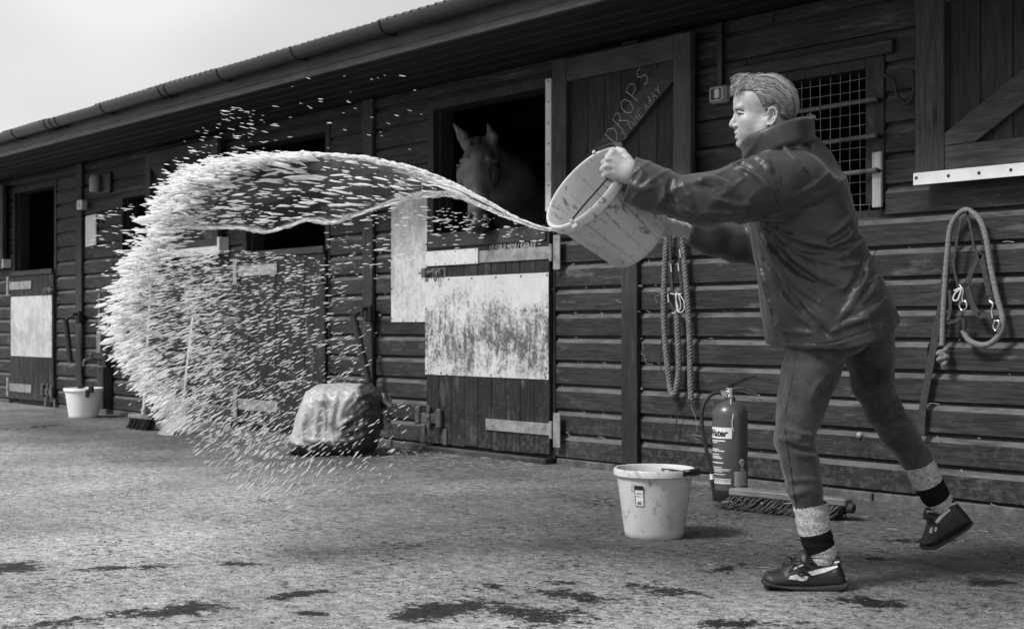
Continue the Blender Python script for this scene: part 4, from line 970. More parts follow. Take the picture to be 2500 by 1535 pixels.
# --- hair: swept back from the brow to the nape
HC = Vol(LS(1770, 310, HD)-np.array([0, .12, 0]), LS(1970, 165, HD)+np.array([0, .12, 0]), .0025)
HC.ell(h(1871, 249), (.0935, .080, .0855), .01); HC.ell(h(1905, 262), (.050, .066, .060), .03); HC.ell(h(1832, 228), (.045, .056, .025), .02)
fp = [h(*q)[[0, 2]] for q in ((1700,330),(1700,228),(1800,229),(1826,229),(1838,240),(1845,256),(1852,268),(1860,283),(1868,276),(1875,264),(1884,261),(1892,264),(1895,272),(1895,285),(1896,298),(1918,306),(1945,310),(1960,330))]
X, Y, Z = HC.grid((slice(None),)*3); X2, Z2 = np.broadcast_arrays(X[:, 0, :], Z[:, 0, :])
HC.mix((slice(None),)*3, np.repeat(poly2d(X2, Z2, fp)[:, None, :], HC.A.shape[1], 1), .008, '-')
V5, Q5 = HC.mesh(); HO = mk('hair', V5, Q5, MH2, PE, True)
GD = [[(1797,222),(1813,200),(1846,185.5),(1880,185.5),(1911,201),(1932,226),(1941,252),(1938,286)], [(1800,227),(1828,212),(1868,204),(1902,218),(1926,246),(1936,286)],
      [(1806,229),(1838,216),(1876,220),(1906,244),(1924,266),(1935,289)], [(1822,230),(1852,230),(1888,248),(1914,270),(1932,290)], [(1836,240),(1862,250),(1890,263),(1914,279),(1930,291)], [(1846,258),(1868,258),(1892,262),(1912,280),(1928,292)], [(1853,270),(1866,268),(1880,260),(1900,268),(1914,284),(1925,293)]]
def rs(P, n=9):
    P = np.array(catmull([np.array(p, float) for p in P], 6)); L = np.concatenate([[0], np.cumsum(np.linalg.norm(np.diff(P, axis=0), axis=1))]); t = np.linspace(0, L[-1], n); return np.stack([np.interp(t, L, P[:, 0]), np.interp(t, L, P[:, 1])], 1)
GD = [rs(p) for p in GD]; hv = []; hf = []; hn = 0; hm = []
def strand(P, r):
    global hn
    P = np.array(P); m = len(P); 
    for i, p in enumerate(P):
        t = P[min(i+1, m-1)]-P[max(i-1, 0)]; t = t/(np.linalg.norm(t)+1e-9); u = np.cross(t, [.3, 1, .2]); u /= np.linalg.norm(u)+1e-9; v = np.cross(t, u); rr = r*(1-.6*i/m)
        for a in (0, 2.09, 4.19): hv.append(p+(u*math.cos(a)+v*math.sin(a))*rr)
    c_ = int(rng.choice(3, p=[.34, .36, .30]))
    for i in range(m-1):
        for k in range(3): hm.append(c_); hf.append((hn+i*3+k, hn+i*3+(k+1) % 3, hn+i*3+3+(k+1) % 3, hn+i*3+3+k))
    hn += 3*m
for s_ in range(5600):
    u = rng.uniform(0, len(GD)-1.001); i = int(u); f = u-i; P = GD[i]*(1-f)+GD[i+1]*f
    t0, t1 = sorted(rng.uniform(-.1, 1.1, 2)); 
    if t1-t0 < .3: continue
    tt = np.linspace(max(0, t0), min(1, t1), 8)*8; P = np.stack([np.interp(tt, np.arange(9), P[:, q]) for q in (0, 1)], 1)
    wv = rng.normal(0, 1.8, 2); P = P+np.outer(np.sin(np.linspace(0, 3.1, 8)), wv)
    pts = []; lift = abs(rng.normal(0, .0014))
    for a, b in P:
        q = HC.hit(a, b, conv=LS)
        if q is None:
            q = h(a, b, -.012)
            c = h(1872, 250); d_ = q-c; q = c+d_*.985
        d_ = q-h(1872, 252); d_ /= np.linalg.norm(d_); pts.append(q+d_*lift+np.array([0, -.0008, 0]))
    pts = np.array(pts)
    if np.max(np.abs(np.diff(pts, axis=0))) > .05: continue
    pts = pts+np.cumsum(rng.normal(0, .0004, pts.shape), axis=0)
    if s_ % 3 == 0: pts[:, 1] = 2*HD-pts[:, 1]
    strand(pts, rng.uniform(.0003, .0009))
for s_ in range(260):                      # loose fringe and flyaways
    a = np.array([rng.uniform(1792, 1850), rng.uniform(190, 226)]); c = h(a[0], a[1], rng.uniform(-.06, .02)); L_ = rng.uniform(.018, .045); dr = rng.uniform(-.3, 1.0)
    P = [c+np.array([L_*(t*1.2-.4)*1.0, 0, .012*math.sin(t*2.6)+.004-.010*(1-t)**2*(1+dr)]) for t in np.linspace(0, 1, 7)]
    if a[0] < 1815 or rng.uniform() < .5: strand(P, .0007)
for s_ in range(60):                       # curl hanging over the forehead
    c = h(rng.uniform(1795, 1815), rng.uniform(216, 226), rng.uniform(-.045, .03)); L_ = rng.uniform(.010, .022)
    strand([c+np.array([-L_*math.sin(t*2.2)*.8, 0, .010*math.cos(t*2.6)-.006*t]) for t in np.linspace(0, 1, 6)], .0009)
for s_ in range(120):                      # soft hairline: short strands starting on the skin
    t = rng.uniform(); a0 = np.array([np.interp(t, [0, .3, .55, .8, 1], [1803, 1826, 1838, 1846, 1858]), np.interp(t, [0, .3, .55, .8, 1], [230, 231, 243, 260, 281])])+rng.normal(0, 1.6, 2)
    dr = np.array([1, -.10+.1*t])*rng.uniform(10, 22); q = [HC.hit(*(a0+dr*f), conv=LS) if HC.hit(*(a0+dr*f), conv=LS) is not None else H.hit(*(a0+dr*f), conv=LS) for f in (0, .3, .6, 1)]
    if all(x is not None for x in q): strand([x+np.array([0, -.0012, 0]) for x in q], .0008)
for s_ in range(70):                       # flyaways over the crown
    a = rng.uniform(-.3, 1.7); c = h(1872+72*math.sin(a), 250-65*math.cos(a), rng.normal(0, .03)); tn = np.array([math.cos(a), 0, -math.sin(a)]); nn = np.array([math.sin(a), 0, math.cos(a)]); L_ = rng.uniform(.015, .04)
    strand([c+tn*L_*t+nn*(.002+.006*math.sin(t*2.4)*rng.uniform(.5, 1)) for t in np.linspace(0, 1, 6)], .0005)
for s_ in range(50):                       # ends showing above the collar
    c = LS(1975+rng.normal(0, 5), 288+rng.normal(0, 3), .05+rng.normal(0, .012)); strand([c+np.array([rng.uniform(-.004, .016)*t, 0, rng.uniform(-.006, .012)*t]) for t in np.linspace(0, 1, 4)], .0006)
mk('hair_strands', np.array(hv), np.array(hf), [MH1, MH2, MH3], HO, True, hm); bpy.data.objects['hair_strands']['kind'] = 'stuff'
# ------------------------------------------------------------------ loose things
class Fr:                                   # frame turned like the view, standing at a ground point
    def __init__(s, px, py, z=0.0, depth=None):
        if depth is None:
            b = (799-py*K)/F; depth = (z-CH)/b
        s.Z = depth; s.X = (px*K-1250)/F*depth
        s.loc = (s.X*RX+s.Z*FX, -CD+s.X*RY+s.Z*FY, 0.0)
    def __call__(s, px, py, dy=0.0):
        Z = s.Z+dy; return np.array([(px*K-1250)/F*Z-s.X, dy, CH+(799-py*K)/F*Z])
    def src(s, px, py, dy=0.0): return s(px/K, py/K, dy)
def bucket_parts(root, rr, rb, h, mat, ribs=0, wallt=.004, lip=.026):
    n = 168 if ribs else 72; prof = [(0.001, .006), (rb-.012, .004), (rb-.004, 0), (rb, .004), (rb+(rr-rb)*.08, h*.08), (rb+(rr-.012-rb)*.93, h*.93-lip*.9), (rr-.012, h-lip), (rr-.004, h-lip-.002), (rr-.001, h-lip), (rr, h-.006), (rr-.004, h), (rr-.012, h-.001), (rr-.016, h-.010), (rb-.004, .016), (.001, .014)]
    b = MB().lathe(prof, n)
    if ribs:
        for i, v in enumerate(b.v):
            a = math.atan2(v[1], v[0]); f = (a/(2*math.pi)*ribs) % 1; d = min(f, 1-f)
            if .02*h < v[2] < h-lip-.003 and i < n*7: r_ = math.hypot(v[0], v[1]); k_ = 1-.026*max(0, 1-d/.09); b.v[i] = (v[0]*k_, v[1]*k_, v[2])
    o = b.build('shell', mat, root); autosmooth(o, 50); return o
def place(o, loc, R=None):
    o.location = loc
    if R is not None: o.rotation_euler = R.to_euler()
    return o
# --- the bucket on the ground, with label and bail
fb = Fr(1574, 1288); BK = empty('bucket', fb.loc, TH); tag(BK, 'pale scuffed plastic bucket with sticker standing on the yard beside the extinguisher', 'bucket', 'stable buckets')
rr, rb, hb = .157, .112, .262
sh = bucket_parts(BK, rr, rb, hb, MT['bucket'])
st = MB()
def onshell(phi, z, off=.0012):
    r = rb+(rr-.012-rb)*(z-.02)/(hb-.046)+.0015+off; return (r*math.sin(phi), -r*math.cos(phi), z)
def curved(phi0, phi1, z0, z1, off, n=6):
    m = MB(); V = []; 
    for i in range(n+1):
        p = phi0+(phi1-phi0)*i/n; V += [onshell(p, z0, off), onshell(p, z1, off)]
    m.add(V, [(2*i, 2*i+2, 2*i+3, 2*i+1) for i in range(n)]); return m
pa, pb = -.66, -.40
S0 = curved(pa, pb, .128, .206, .0015).build('sticker', MT['print'], BK)
curved(pa, pb, .190, .206, .0022).build('sticker_header', MT['ink'], S0)
for z0, z1, a, b in ((.1275, .1295, pa, pb), (.205, .2066, pa, pb), (.128, .2065, pa, pa+.012), (.128, .2065, pb-.012, pb), (.176, .178, pa+.05, pb-.05), (.165, .167, pa+.04, pb-.08)):
    curved(a, b, z0, z1, .0025).build('sticker_line', MT['ink'], S0)
for i in range(7): curved(pa+.07+i*.018, pa+.076+i*.018+.004*(i % 2), .134, .147, .0025, 1).build('barcode_bar', MT['ink'], S0)
HB = MB().tube(catmull([fb(1538, 1142, -.10), fb(1580, 1141, -.135), fb(1640, 1140, -.115)], 8), .0032, 6)
HB.tube(catmull([fb(1590, 1127, .12), fb(1625, 1130, .10), fb(1655, 1136, .03)], 6), .0032, 6)
hbo = HB.build('bail', MT['iron'], BK)
for q in ((1538, 1142, -.10), (1590, 1127, .12)): MB().dome(fb(*q), .010, (-1, 0, 0), 8).build('hinge_lug', MT['bucket'], BK)
autosmooth(MB().tube([fb(1638, 1140, -.118), fb(1660, 1137, -.075), fb(1678, 1134, -.01)], .0145, 12).build('grip', MT['black'], hbo))
# --- the bucket being emptied
C0 = LD(1405, 449, 0.0); nrm = np.array([-.69, -.41, .59]); nrm /= np.linalg.norm(nrm)
Mx = np.array([.65, 0, .76]); Mx = Mx-nrm*(Mx@nrm); Mx /= np.linalg.norm(Mx); My = np.cross(nrm, Mx)
RW = Matrix.Rotation(TH, 3, 'Z'); BR = RW @ Matrix((Mx, My, nrm)).transposed()
def towr(p): return tuple(RW @ Vector(p)+Vector(PLOC))
r2, rb2, h2 = .162, .116, .262
BH = empty('bucket'); place(BH, towr(C0-nrm*h2), BR); tag(BH, 'pale scuffed plastic bucket tipped up in the thrower\'s hands', 'bucket', 'stable buckets')
MBK = NG('scuffed_bucket_plastic'); v_ = MBK.coord((1, 1, 1), False); n_a = MBK.noise(v_, 6, 5, .6); n_b = MBK.noise(MBK.coord((1, 1, .55), False, (2, 4, 1)), 46, 6, .72); n_c = MBK.noise(v_, 9, 4, .6)
cc = MBK.rng(n_a, .3, .7, .36, .50); cc = MBK.mixf(MBK.rng(MBK.math('ADD', n_b, MBK.math('MULTIPLY', n_c, .35)), .74, .82, 0, .8), cc, .06); tk_ = MBK.n('ShaderNodeTexCoord'); sk_ = MBK.n('ShaderNodeSeparateXYZ'); MBK.l(tk_.outputs['Object'], sk_.inputs[0])
fk_ = MBK.math('FRACT', MBK.math('MULTIPLY', MBK.math('ADD', MBK.math('ARCTAN2', sk_.outputs[1], sk_.outputs[0]), 6.2832), 14/6.28319)); fk_ = MBK.math('MINIMUM', fk_, MBK.math('SUBTRACT', 1.0, fk_))
gk_ = MBK.math('MULTIPLY', MBK.rng(fk_, .015, .05, .34, 0), MBK.rng(sk_.outputs[2], .222, .228, 1, 0)); cc = MBK.mixf(MBK.math('MULTIPLY', gk_, MBK.rng(n_c, .3, .6, .5, 1)), cc, .09)
MBK.bsdf(cc, .42, n_b, .15, .0015)
bucket_parts(BH, r2, rb2, h2, MBK.m, 14, lip=.030)
inv = BR.transposed()
def bl(p): return tuple(inv @ (Vector(towr(p))-BH.location))       # thrower frame -> bucket frame
rim = lambda c, s, k=1.0, up=0.0: tuple(np.array([c*r2*k, -s*r2*k, h2+up]))
A_, B_ = rim(-.72, .69, 1.0, -.012), rim(.72, -.69, 1.0, -.012)
hd_ = bl(LD(1478, 408, -.105))
ba = MB().tube(catmull([rim(-.72, .69, .93, .004), rim(-.35, .86, .86, .012), rim(.2, .93, .88, .016), rim(.66, .72, .95, .012), rim(.93, .30, .98, .014), rim(.98, -.15, 1.0, .010), rim(.80, -.62, .98, .006)], 8), .003, 6).build('bail', MT['iron'], BH)
for q in (A_, B_): MB().dome(q, .013, (0, 0, 1), 8).tube([q, (q[0]*.97, q[1]*.97, q[2]+.02)], .006, 6).build('hinge_lug', MBK.m, BH)
autosmooth(MB().tube([rim(.80, .56, .99, .016), rim(.90, .42, 1.0, .018), rim(.97, .24, 1.0, .016)], .0135, 10).build('grip', MT['black'], ba))
# --- the far white bucket under the tap
ff = Fr(201, 1003); BF = empty('bucket', ff.loc, TH); tag(BF, 'clean white bucket with black handle grips under the far wall tap', 'bucket', 'stable buckets')
bucket_parts(BF, .172, .125, .262, MT['bucketw'])
for sx, q in ((-.07, .15), (.11, -.125)):
    MB().box(sx-.02, sx+.02, q-.03, q+.012, .225, .285, .006).box(sx-.045, sx-.012, q-.036, q-.018, .185, .255, .006).build('handle_clip', MT['black'], BF)
# --- fire extinguisher
fe = Fr(1756, 1203); EX = empty('fire_extinguisher', fe.loc, TH); tag(EX, 'dark fire extinguisher labelled Water with black hose, standing by the plank wall', 'extinguisher')
er_ = .081; eh = .392
autosmooth(MB().lathe([(.001, .055), (er_, .055), (er_+.0004, .07), (er_, eh), (er_*.965, eh+.022), (er_*.80, eh+.046), (er_*.5, eh+.062), (.026, eh+.068), (.024, eh+.085), (.001, eh+.085)], 64).build('cylinder', MT['exting'], EX), 40)
autosmooth(MB().lathe([(.001, .002), (er_-.004, .0), (er_+.001, .006), (er_+.002, .054), (er_-.003, .058), (.001, .056)], 64).build('base_skirt', MT['black'], EX), 40)
z0 = eh+.083
vv = MB().lathe([(.001, 0), (.020, 0), (.020, .012), (.016, .014), (.016, .034), (.019, .036), (.019, .046), (.001, .046)], 20, (0, 0, z0))
vv.tube([(-.012, 0, z0+.022), (-.045, -.004, z0+.022)], .013, 12); vv.tube([(-.030, -.012, z0+.018), (-.030, -.026, z0+.018)], .014, 14)
autosmooth(vv.build('valve', MT['chrome'], EX), 40)
lv = MB()
for dy_ in (-.012, .012): lv.plate([(-.022, z0+.036), (.008, z0+.036), (.020, z0+.056), (.116, z0+.096), (.120, z0+.102), (.060, z0+.084), (.004, z0+.064)], dy_-.0015, dy_+.0015)
lv.plate([(.05, z0+.082), (.124, z0+.100), (.126, z0+.104), (.05, z0+.086)], -.012, .012); lv.build('squeeze_lever', MT['black'], EX)
cg_ = MB(); 
for dy_ in (-.011, .011): cg_.tube(catmull([(.005, dy_, z0+.04), (.05, dy_, z0+.044), (.09, dy_, z0+.032), (.122, dy_, z0+.012)], 5), .004, 6)
cg_.plate([(.0, z0+.036), (.05, z0+.046), (.122, z0+.018), (.116, z0+.008), (.05, z0+.030)], -.009, .009); cg_.build('carry_handle', MT['galvd'], EX)
hs = catmull([(-.04, -.004, z0+.022), (-.085, -.008, z0+.016), (-.125, -.012, z0-.035), (-.132, -.014, z0-.12), (-.112, -.016, z0-.24), (-.090, -.02, z0-.33), (-.086, -.02, .10)], 8)
autosmooth(MB().tube(hs, .0085, 10).build('hose', MT['blackrub'], EX), 60)
autosmooth(MB().tube([(-.0865, -.02, .125), (-.086, -.02, .10)], .0105, 10).build('hose_clip', MT['print'], EX)); autosmooth(MB().tube([(-.086, -.02, .10), (-.082, -.021, .055)], [.0115, .009], 10).build('nozzle', MT['blackrub'], EX))
sg_ = [(.0, -.024, z0-.005), (-.004, -.05, z0-.03), (.002, -.078, z0-.07), (-.004, -.083, z0-.11), (.002, -.083, z0-.15)]
MB().tube(catmull(sg_, 5), .002, 5).build('seal_string', MT['twine'], EX)
def cyl(phi, z, off): return ((er_+off)*math.sin(phi), -(er_+off)*math.cos(phi), z)
def cyp(p0, p1, za, zb, off, name, mat, parent):
    n = max(1, int(abs(p1-p0)/.12)); V = []
    for i in range(n+1): p = p0+(p1-p0)*i/n; V += [cyl(p, za, off), cyl(p, zb, off)]
    m = MB(); m.add(V, [(2*i, 2*i+2, 2*i+3, 2*i+1) for i in range(n)]); return m.build(name, mat, parent)
lab = cyp(-1.72, -.06, .292, .342, .0012, 'water_label', MT['paper'], EX)
def text(body, size, off=0.0, fn=None):
    cu = bpy.data.curves.new('t', 'FONT'); cu.body = body; cu.size = size; cu.offset = off; cu.resolution_u = 3
    o = bpy.data.objects.new('t', cu); COL.objects.link(o); dg = bpy.context.evaluated_depsgraph_get(); dg.update()
    me = bpy.data.meshes.new_from_object(o.evaluated_get(dg)); V = [v.co[:] for v in me.vertices]; Fc = [tuple(p.vertices) for p in me.polygons]
    bpy.data.objects.remove(o); bpy.data.curves.remove(cu); bpy.data.meshes.remove(me); return V, Fc
V, Fc = text('Water', .046, .0016); wx = max(v[0] for v in V)
mk('water_lettering', [cyl(-.30-(wx-v[0]+v[1]*-.18)*1.0/er_*.92, .302+v[1]*.92, .0022) for v in V], Fc, MT['ink'], lab)
pr = []
for (a, b, z_, hh) in ((-1.5, -.42, .278, .0055), (-1.5, -.95, .270, .004), (-1.5, -.80, .240, .004), (-1.5, -.48, .232, .0045), (-1.5, -.82, .216, .004), (-1.5, -.72, .206, .004), (-1.5, -.62, .199, .004), (-1.5, -.55, .178, .0045), (-1.5, -.65, .157, .003), (-1.3, -.12, .150, .0025), (-1.3, -.2, .144, .0025), (-1.3, -.6, .138, .0025), (-1.5, -.44, .126, .003)):
    cyp(a, b, z_, z_+hh, .0012, 'small_print', MT['print'], EX)
ap = cyp(-1.6, -.10, .083, .108, .0011, 'maker_band', MT['exting'], EX)
cyp(-1.6, -.10, .105, .108, .0016, 'small_print', MT['print'], EX); cyp(-1.6, -.12, .085, .090, .0016, 'small_print', MT['print'], EX)
V, Fc = text('UNDEREDGE', .0155, .0004); wx = max(v[0] for v in V); mk('maker_lettering', [cyl(-.12-(wx-v[0])/er_*1.0, .092+v[1]*.95, .0018) for v in V], Fc, MT['print'], ap)
for i in range(13): cyp(.08, .95-random.uniform(0, .25)*(i % 3 == 0), .138-i*.0052, .1405-i*.0052, .0012, 'small_print', MT['print'], EX)
km = MB(); hp_ = [cyl(.56+.16*a, .178+.017*b, .0018) for a, b in ((0, -1), (-1, .2), (-.85, .9), (-.3, 1), (0, .6), (.3, 1), (.85, .9), (1, .2), (0, -1))]; km.tube(hp_, .0013, 5)
km.tube([cyl(.56-.06, .188, .0018), cyl(.56-.06, .172, .0018), cyl(.58, .18, .0018), cyl(.56-.06, .188, .0018)], .001, 4); km.tube([cyl(.58, .19, .0018), cyl(.66, .184, .0018), cyl(.58, .178, .0018)], .001, 4)
km.build('approval_mark', MT['print'], EX); cyp(.42, .72, .152, .155, .0012, 'small_print', MT['print'], EX); cyp(.40, .74, .145, .148, .0012, 'small_print', MT['print'], EX)
# --- brooms
def broom(root, L, w, hb_, nb, lean, splay, seed):
    r_ = np.random.default_rng(seed)
    MB().box(-L/2, L/2, -w/2, w/2, hb_, hb_+.032, .006).build('head_block', MT['broomw'], root)
    b = MB()
    for i in range(nb):
        x = r_.uniform(-L/2+.012, L/2-.012); y = r_.uniform(-w/2+.006, w/2-.006); dx = lean+r_.normal(0, splay); dy_ = r_.normal(0, splay)+y*.5
        b.tube([(x, y, hb_+.004), (x+dx*.5, y+dy_*.4, hb_*.5), (x+dx*1.15, y+dy_, .002+abs(r_.normal(0, .006)))], [.0034, .0026, .0012], 4, False)
    o = b.build('bristles', MT['bristle'], root); o['kind'] = 'stuff'
a = gp(1762, 1222); b = gp(2042, 1252); ang = math.atan2(b[1]-a[1], b[0]-a[0]); L = math.hypot(b[0]-a[0], b[1]-a[1])
BM = empty('broom', ((a[0]+b[0])/2, (a[1]+b[1])/2, 0), ang); tag(BM, 'wide dark bristle broom head lying between extinguisher and the striding legs', 'broom', 'yard brooms')
broom(BM, L, .07, .060, 2600, -.05, .022, 4)
for i in range(9): pass
sb_ = MB()
for i in range(14):
    x = random.uniform(-L/2, L/2); y = -.04; z_ = random.uniform(.01, .06); sb_.tube([(x, y, z_), (x+random.uniform(-.03, .03), y-.012, z_+random.uniform(-.01, .012)), (x+random.uniform(-.05, .05), y-.006, z_+random.uniform(-.02, .01))], .0012, 4)
o = sb_.build('caught_straw', MT['straw'], BM); o['kind'] = 'stuff'
MB().tube([(L/2-.004, 0, .055), (L/2+.022, 0, .052)], [.024, .020], 12).build('handle_socket', MT['bristle'], BM)
a = gp(303, 1028); b = gp(382, 1038); ang = math.atan2(b[1]-a[1], b[0]-a[0])
BF2 = empty('broom', ((a[0]+b[0])/2, (a[1]+b[1])/2, 0), ang); tag(BF2, 'far yard broom with upright wooden pole beside the white bucket', 'broom', 'yard brooms')
broom(BF2, .36, .07, .085, 700, -.03, .014, 8)
ht = Vector((wp(366, 640, -.05)[0], -.05, wp(366, 640, -.05)[1]))-BF2.location; ht = Matrix.Rotation(-ang, 3, 'Z') @ ht
autosmooth(MB().tube([(.03, 0, .12), (.03, 0, .17)], .02, 10).tube([(.03, 0, .14), tuple(ht)], .0135, 10).build('pole', MT['pole'], BF2))
# --- shovel leaning on the wall
fs = Fr(402, 1046); SV = empty('shovel', fs.loc, TH); tag(SV, 'flat bladed shovel with thin pale shaft leaning by the splashed door', 'shovel')
b0_, b1_ = fs(382, 1046, 0), fs(412, 1048, 0)
cns = [fs(380, 1044, .0), fs(415, 1049, -.02), fs(452, 982, .16), fs(420, 975, .18)]
V = [tuple(c) for c in cns]+[tuple(c+np.array([.004, .008, .004])) for c in cns]
MB().add(V, [(0, 1, 2, 3), (7, 6, 5, 4), (0, 4, 5, 1), (1, 5, 6, 2), (2, 6, 7, 3), (3, 7, 4, 0)]).tube([fs(452, 984, .155), fs(414, 1049, -.02)], .006, 6).tube([fs(419, 976, .182), fs(380, 1045, .0)], .006, 6).build('blade', MT['galv'], SV)
autosmooth(MB().tube(catmull([fs(425, 1010, .10), fs(440, 975, .18), fs(449, 900, .30), fs(458, 820, .42), fs(466, 760, .52)], 5), [.014]*21, 8).build('shaft', MT['pole'], SV), 60)
# --- padded poles hung from the posts
def polehang(pb, ptop, pend, label):
    x, z_ = wp(*pb, -.06); a = wp(*ptop, -.16); b = wp(*pend, -.13)
    o = empty('hanging_pole', (x, -.03, z_)); tag(o, label, 'pole', 'wrapped poles hung from wall posts')
    O = Vector((x, -.03, z_))
    MB().box(-.035, .035, -.05, .0, -.06, .055, .006).tube([(0, -.05, .03), (0, -.085, .03), (0, -.09, -.03)], .012, 8).build('bracket', MT['iron'], o)
    MB().tube([(0, -.06, .03), tuple(Vector((a[0], -.16, a[1]))-O)], .011, 8).build('arm', MT['iron'], o)
    pts = catmull([Vector((a[0], -.16, a[1]))-O, (Vector((a[0], -.16, a[1]))+Vector((b[0], -.13, b[1])))/2-O, Vector((b[0], -.13, b[1]))-O], 8)
    autosmooth(MB().tube([tuple(p) for p in pts], [.026+.002*(-1)**i for i in range(len(pts))], 10).build('wrapped_pole', MT['blackrub'], o), 60)
polehang((888, 752), (850, 758), (886, 920), 'black wrapped pole hanging above the plastic bale')
polehang((190, 762), (158, 768), (170, 872), 'black wrapped pole hanging beside the far white bucket')
# --- wrapped bale on the ground
fg = Fr(800, 1092); BG = empty('bale', fg.loc, TH); tag(BG, 'plastic wrapped bale, pale on its left face, slumped against the wall', 'bale')
GV = Vol(fg(680, 1115, 0)-np.array([.02, .3, .01]), fg(960, 905, 0)+np.array([.05, .36, .03]), .008)
GV.inflate([fg(*q, 0)[[0, 2]] for q in ((697,1092),(694,1070),(712,1000),(733,945),(760,925),(830,922),(890,926),(915,945),(918,1010),(905,1075),(880,1098),(800,1103),(735,1101))], .05, .24, .10, .02)
GV.ripple(.002, 28, 9)
X, Y, Z = GV.grid((slice(None),)*3); GV.A -= (.004*(1-np.abs(np.sin((X*1.0+Z*.35+Y*.5)*52+1.3*np.sin(Z*17)+.7*np.sin(X*31))))**2+.005*(1-np.abs(np.sin((Z*1.0-X*.7+Y*.4)*44+1.1*np.sin(X*21))))**2*(X > .1)).astype(np.float32)
cb_ = lambda L_: [(600+a_/2.072, 400+b_/2.072) for a_, b_ in L_]
for P, r in [([(330,1140),(300,1260),(270,1370)], .012), ([(400,1130),(370,1250),(350,1400)], .012), ([(470,1130),(440,1250),(420,1380)], .012), ([(560,1130),(500,1220),(460,1330)], .016), ([(620,1230),(540,1290),(470,1330)], .014), ([(640,1290),(560,1340),(480,1370)], .013), ([(640,1340),(560,1390),(470,1410)], .013), ([(520,1190),(600,1170),(650,1150)], .014), ([(290,1390),(360,1400),(440,1400)], .012)]:
    GV.ridge(cb_(P), r, .014, .5, '+', lambda a_, b_, dy=0: fg.src(a_, b_, dy))
GV.half((0, 0, .004), (0, 0, -1), .006)
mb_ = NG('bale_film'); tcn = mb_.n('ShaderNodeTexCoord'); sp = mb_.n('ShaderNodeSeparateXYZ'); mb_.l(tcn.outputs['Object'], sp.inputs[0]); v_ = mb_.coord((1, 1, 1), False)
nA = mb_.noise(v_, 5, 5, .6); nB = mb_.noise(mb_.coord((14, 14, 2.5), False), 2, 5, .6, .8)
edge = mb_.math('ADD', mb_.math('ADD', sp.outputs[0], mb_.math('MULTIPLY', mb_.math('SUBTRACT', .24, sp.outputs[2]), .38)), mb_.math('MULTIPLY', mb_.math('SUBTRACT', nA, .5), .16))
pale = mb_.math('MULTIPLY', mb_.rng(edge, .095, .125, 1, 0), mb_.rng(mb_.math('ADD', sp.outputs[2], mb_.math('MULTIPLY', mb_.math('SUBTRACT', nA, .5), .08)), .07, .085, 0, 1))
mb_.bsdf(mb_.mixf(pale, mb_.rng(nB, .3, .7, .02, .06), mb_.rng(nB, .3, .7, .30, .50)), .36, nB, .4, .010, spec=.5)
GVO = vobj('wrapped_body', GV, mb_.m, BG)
cr2 = MB(); rr_ = random.Random(3); gv = []
for i in range(9):
    for j in range(5):
        q = fg(905+j*9+rr_.uniform(-3, 3), 945+i*11, .04+rr_.uniform(-.05, .05)); gv.append(tuple(q))
gf = [(i*5+j, (i+1)*5+j, (i+1)*5+j+1, i*5+j+1) for i in range(8) for j in range(4)]; n_ = len(gv); gv2 = gv+[(a_+.002, b_+.004, c_) for a_, b_, c_ in gv]; gf2 = gf+[tuple(reversed([k_+n_ for k_ in f_])) for f_ in gf]
cr2.add(gv2, gf2).build('torn_film', simple('torn_film', .10, .40, 9, (1, 1, 1), .35, .5, .006), BG)
# --- wall fittings
def boxat(p1, p2, y0, y1):
    a_, b_ = wp(*p1, y0), wp(*p2, y0); return a_[0], b_[0], y0, y1, min(a_[1], b_[1]), max(a_[1], b_[1])
x0, x1, y0, y1, z0_, z1_ = boxat((1703, 250), (1741, 203), -.055, -.004)
SW = empty('light_switch', (x0, 0, z0_)); tag(SW, 'grey weatherproof light switch box beside the open upper door', 'switch', 'wall switches')
MB().box(0, x1-x0, y0+.014, y1, 0, z1_-z0_, .006).build('box', MT['switch'], SW); MB().box(.004, x1-x0-.004, y0, y0+.013, .004, z1_-z0_-.004, .005).build('cover', MT['switch'], SW)
w_ = x1-x0; hh = z1_-z0_; MB().box(w_*.18, w_*.80, y0-.004, y0+.002, hh*.18, hh*.82, .004).build('recess', MT['black'], SW); MB().box(w_*.46, w_*.77, y0-.012, y0-.003, hh*.22, hh*.78, .005).build('rocker', MT['switchp'], SW)
for a_ in (.1, .9):
    for b_ in (.1, .9): MB().dome((w_*a_, y0, hh*b_), .004).build('screw', MT['stud'], SW)
MB().box(w_*.35, w_*.65, -.03, -.004, hh, 2.36-z0_, .004).build('conduit', MT['black'], SW)
x0, x1, y0, y1, z0_, z1_ = boxat((184, 505), (196, 480), -.09, -.031)
SW2 = empty('light_switch', (x0, 0, z0_)); tag(SW2, 'pale small light switch on the far post above the white notice', 'switch', 'wall switches')
w_ = x1-x0; hh = z1_-z0_; MB().box(0, w_, y0+.006, y1, 0, hh, .006).build('box', MT['switch'], SW2); MB().box(.003, w_-.003, y0, y0+.007, .003, hh-.003, .004).build('cover', MT['paper'], SW2); MB().box(w_*.3, w_*.7, y0-.01, y0-.001, hh*.2, hh*.8, .003).build('rocker', MT['switchp'], SW2)
x0, x1, y0, y1, z0_, z1_ = boxat((204.5, 594), (229, 515), -.02, -.010)
NT = MB().plate([(x0, z0_), (x1-.004, z0_+.01), (x1, z0_+.02), (x1-.002, z1_), (x0+.02, z1_-.004), (x0, z1_-.02)], -.016, -.005).build('notice_board', MT['paper']); tag(NT, 'long upright white notice board nailed to the far planks', 'notice')
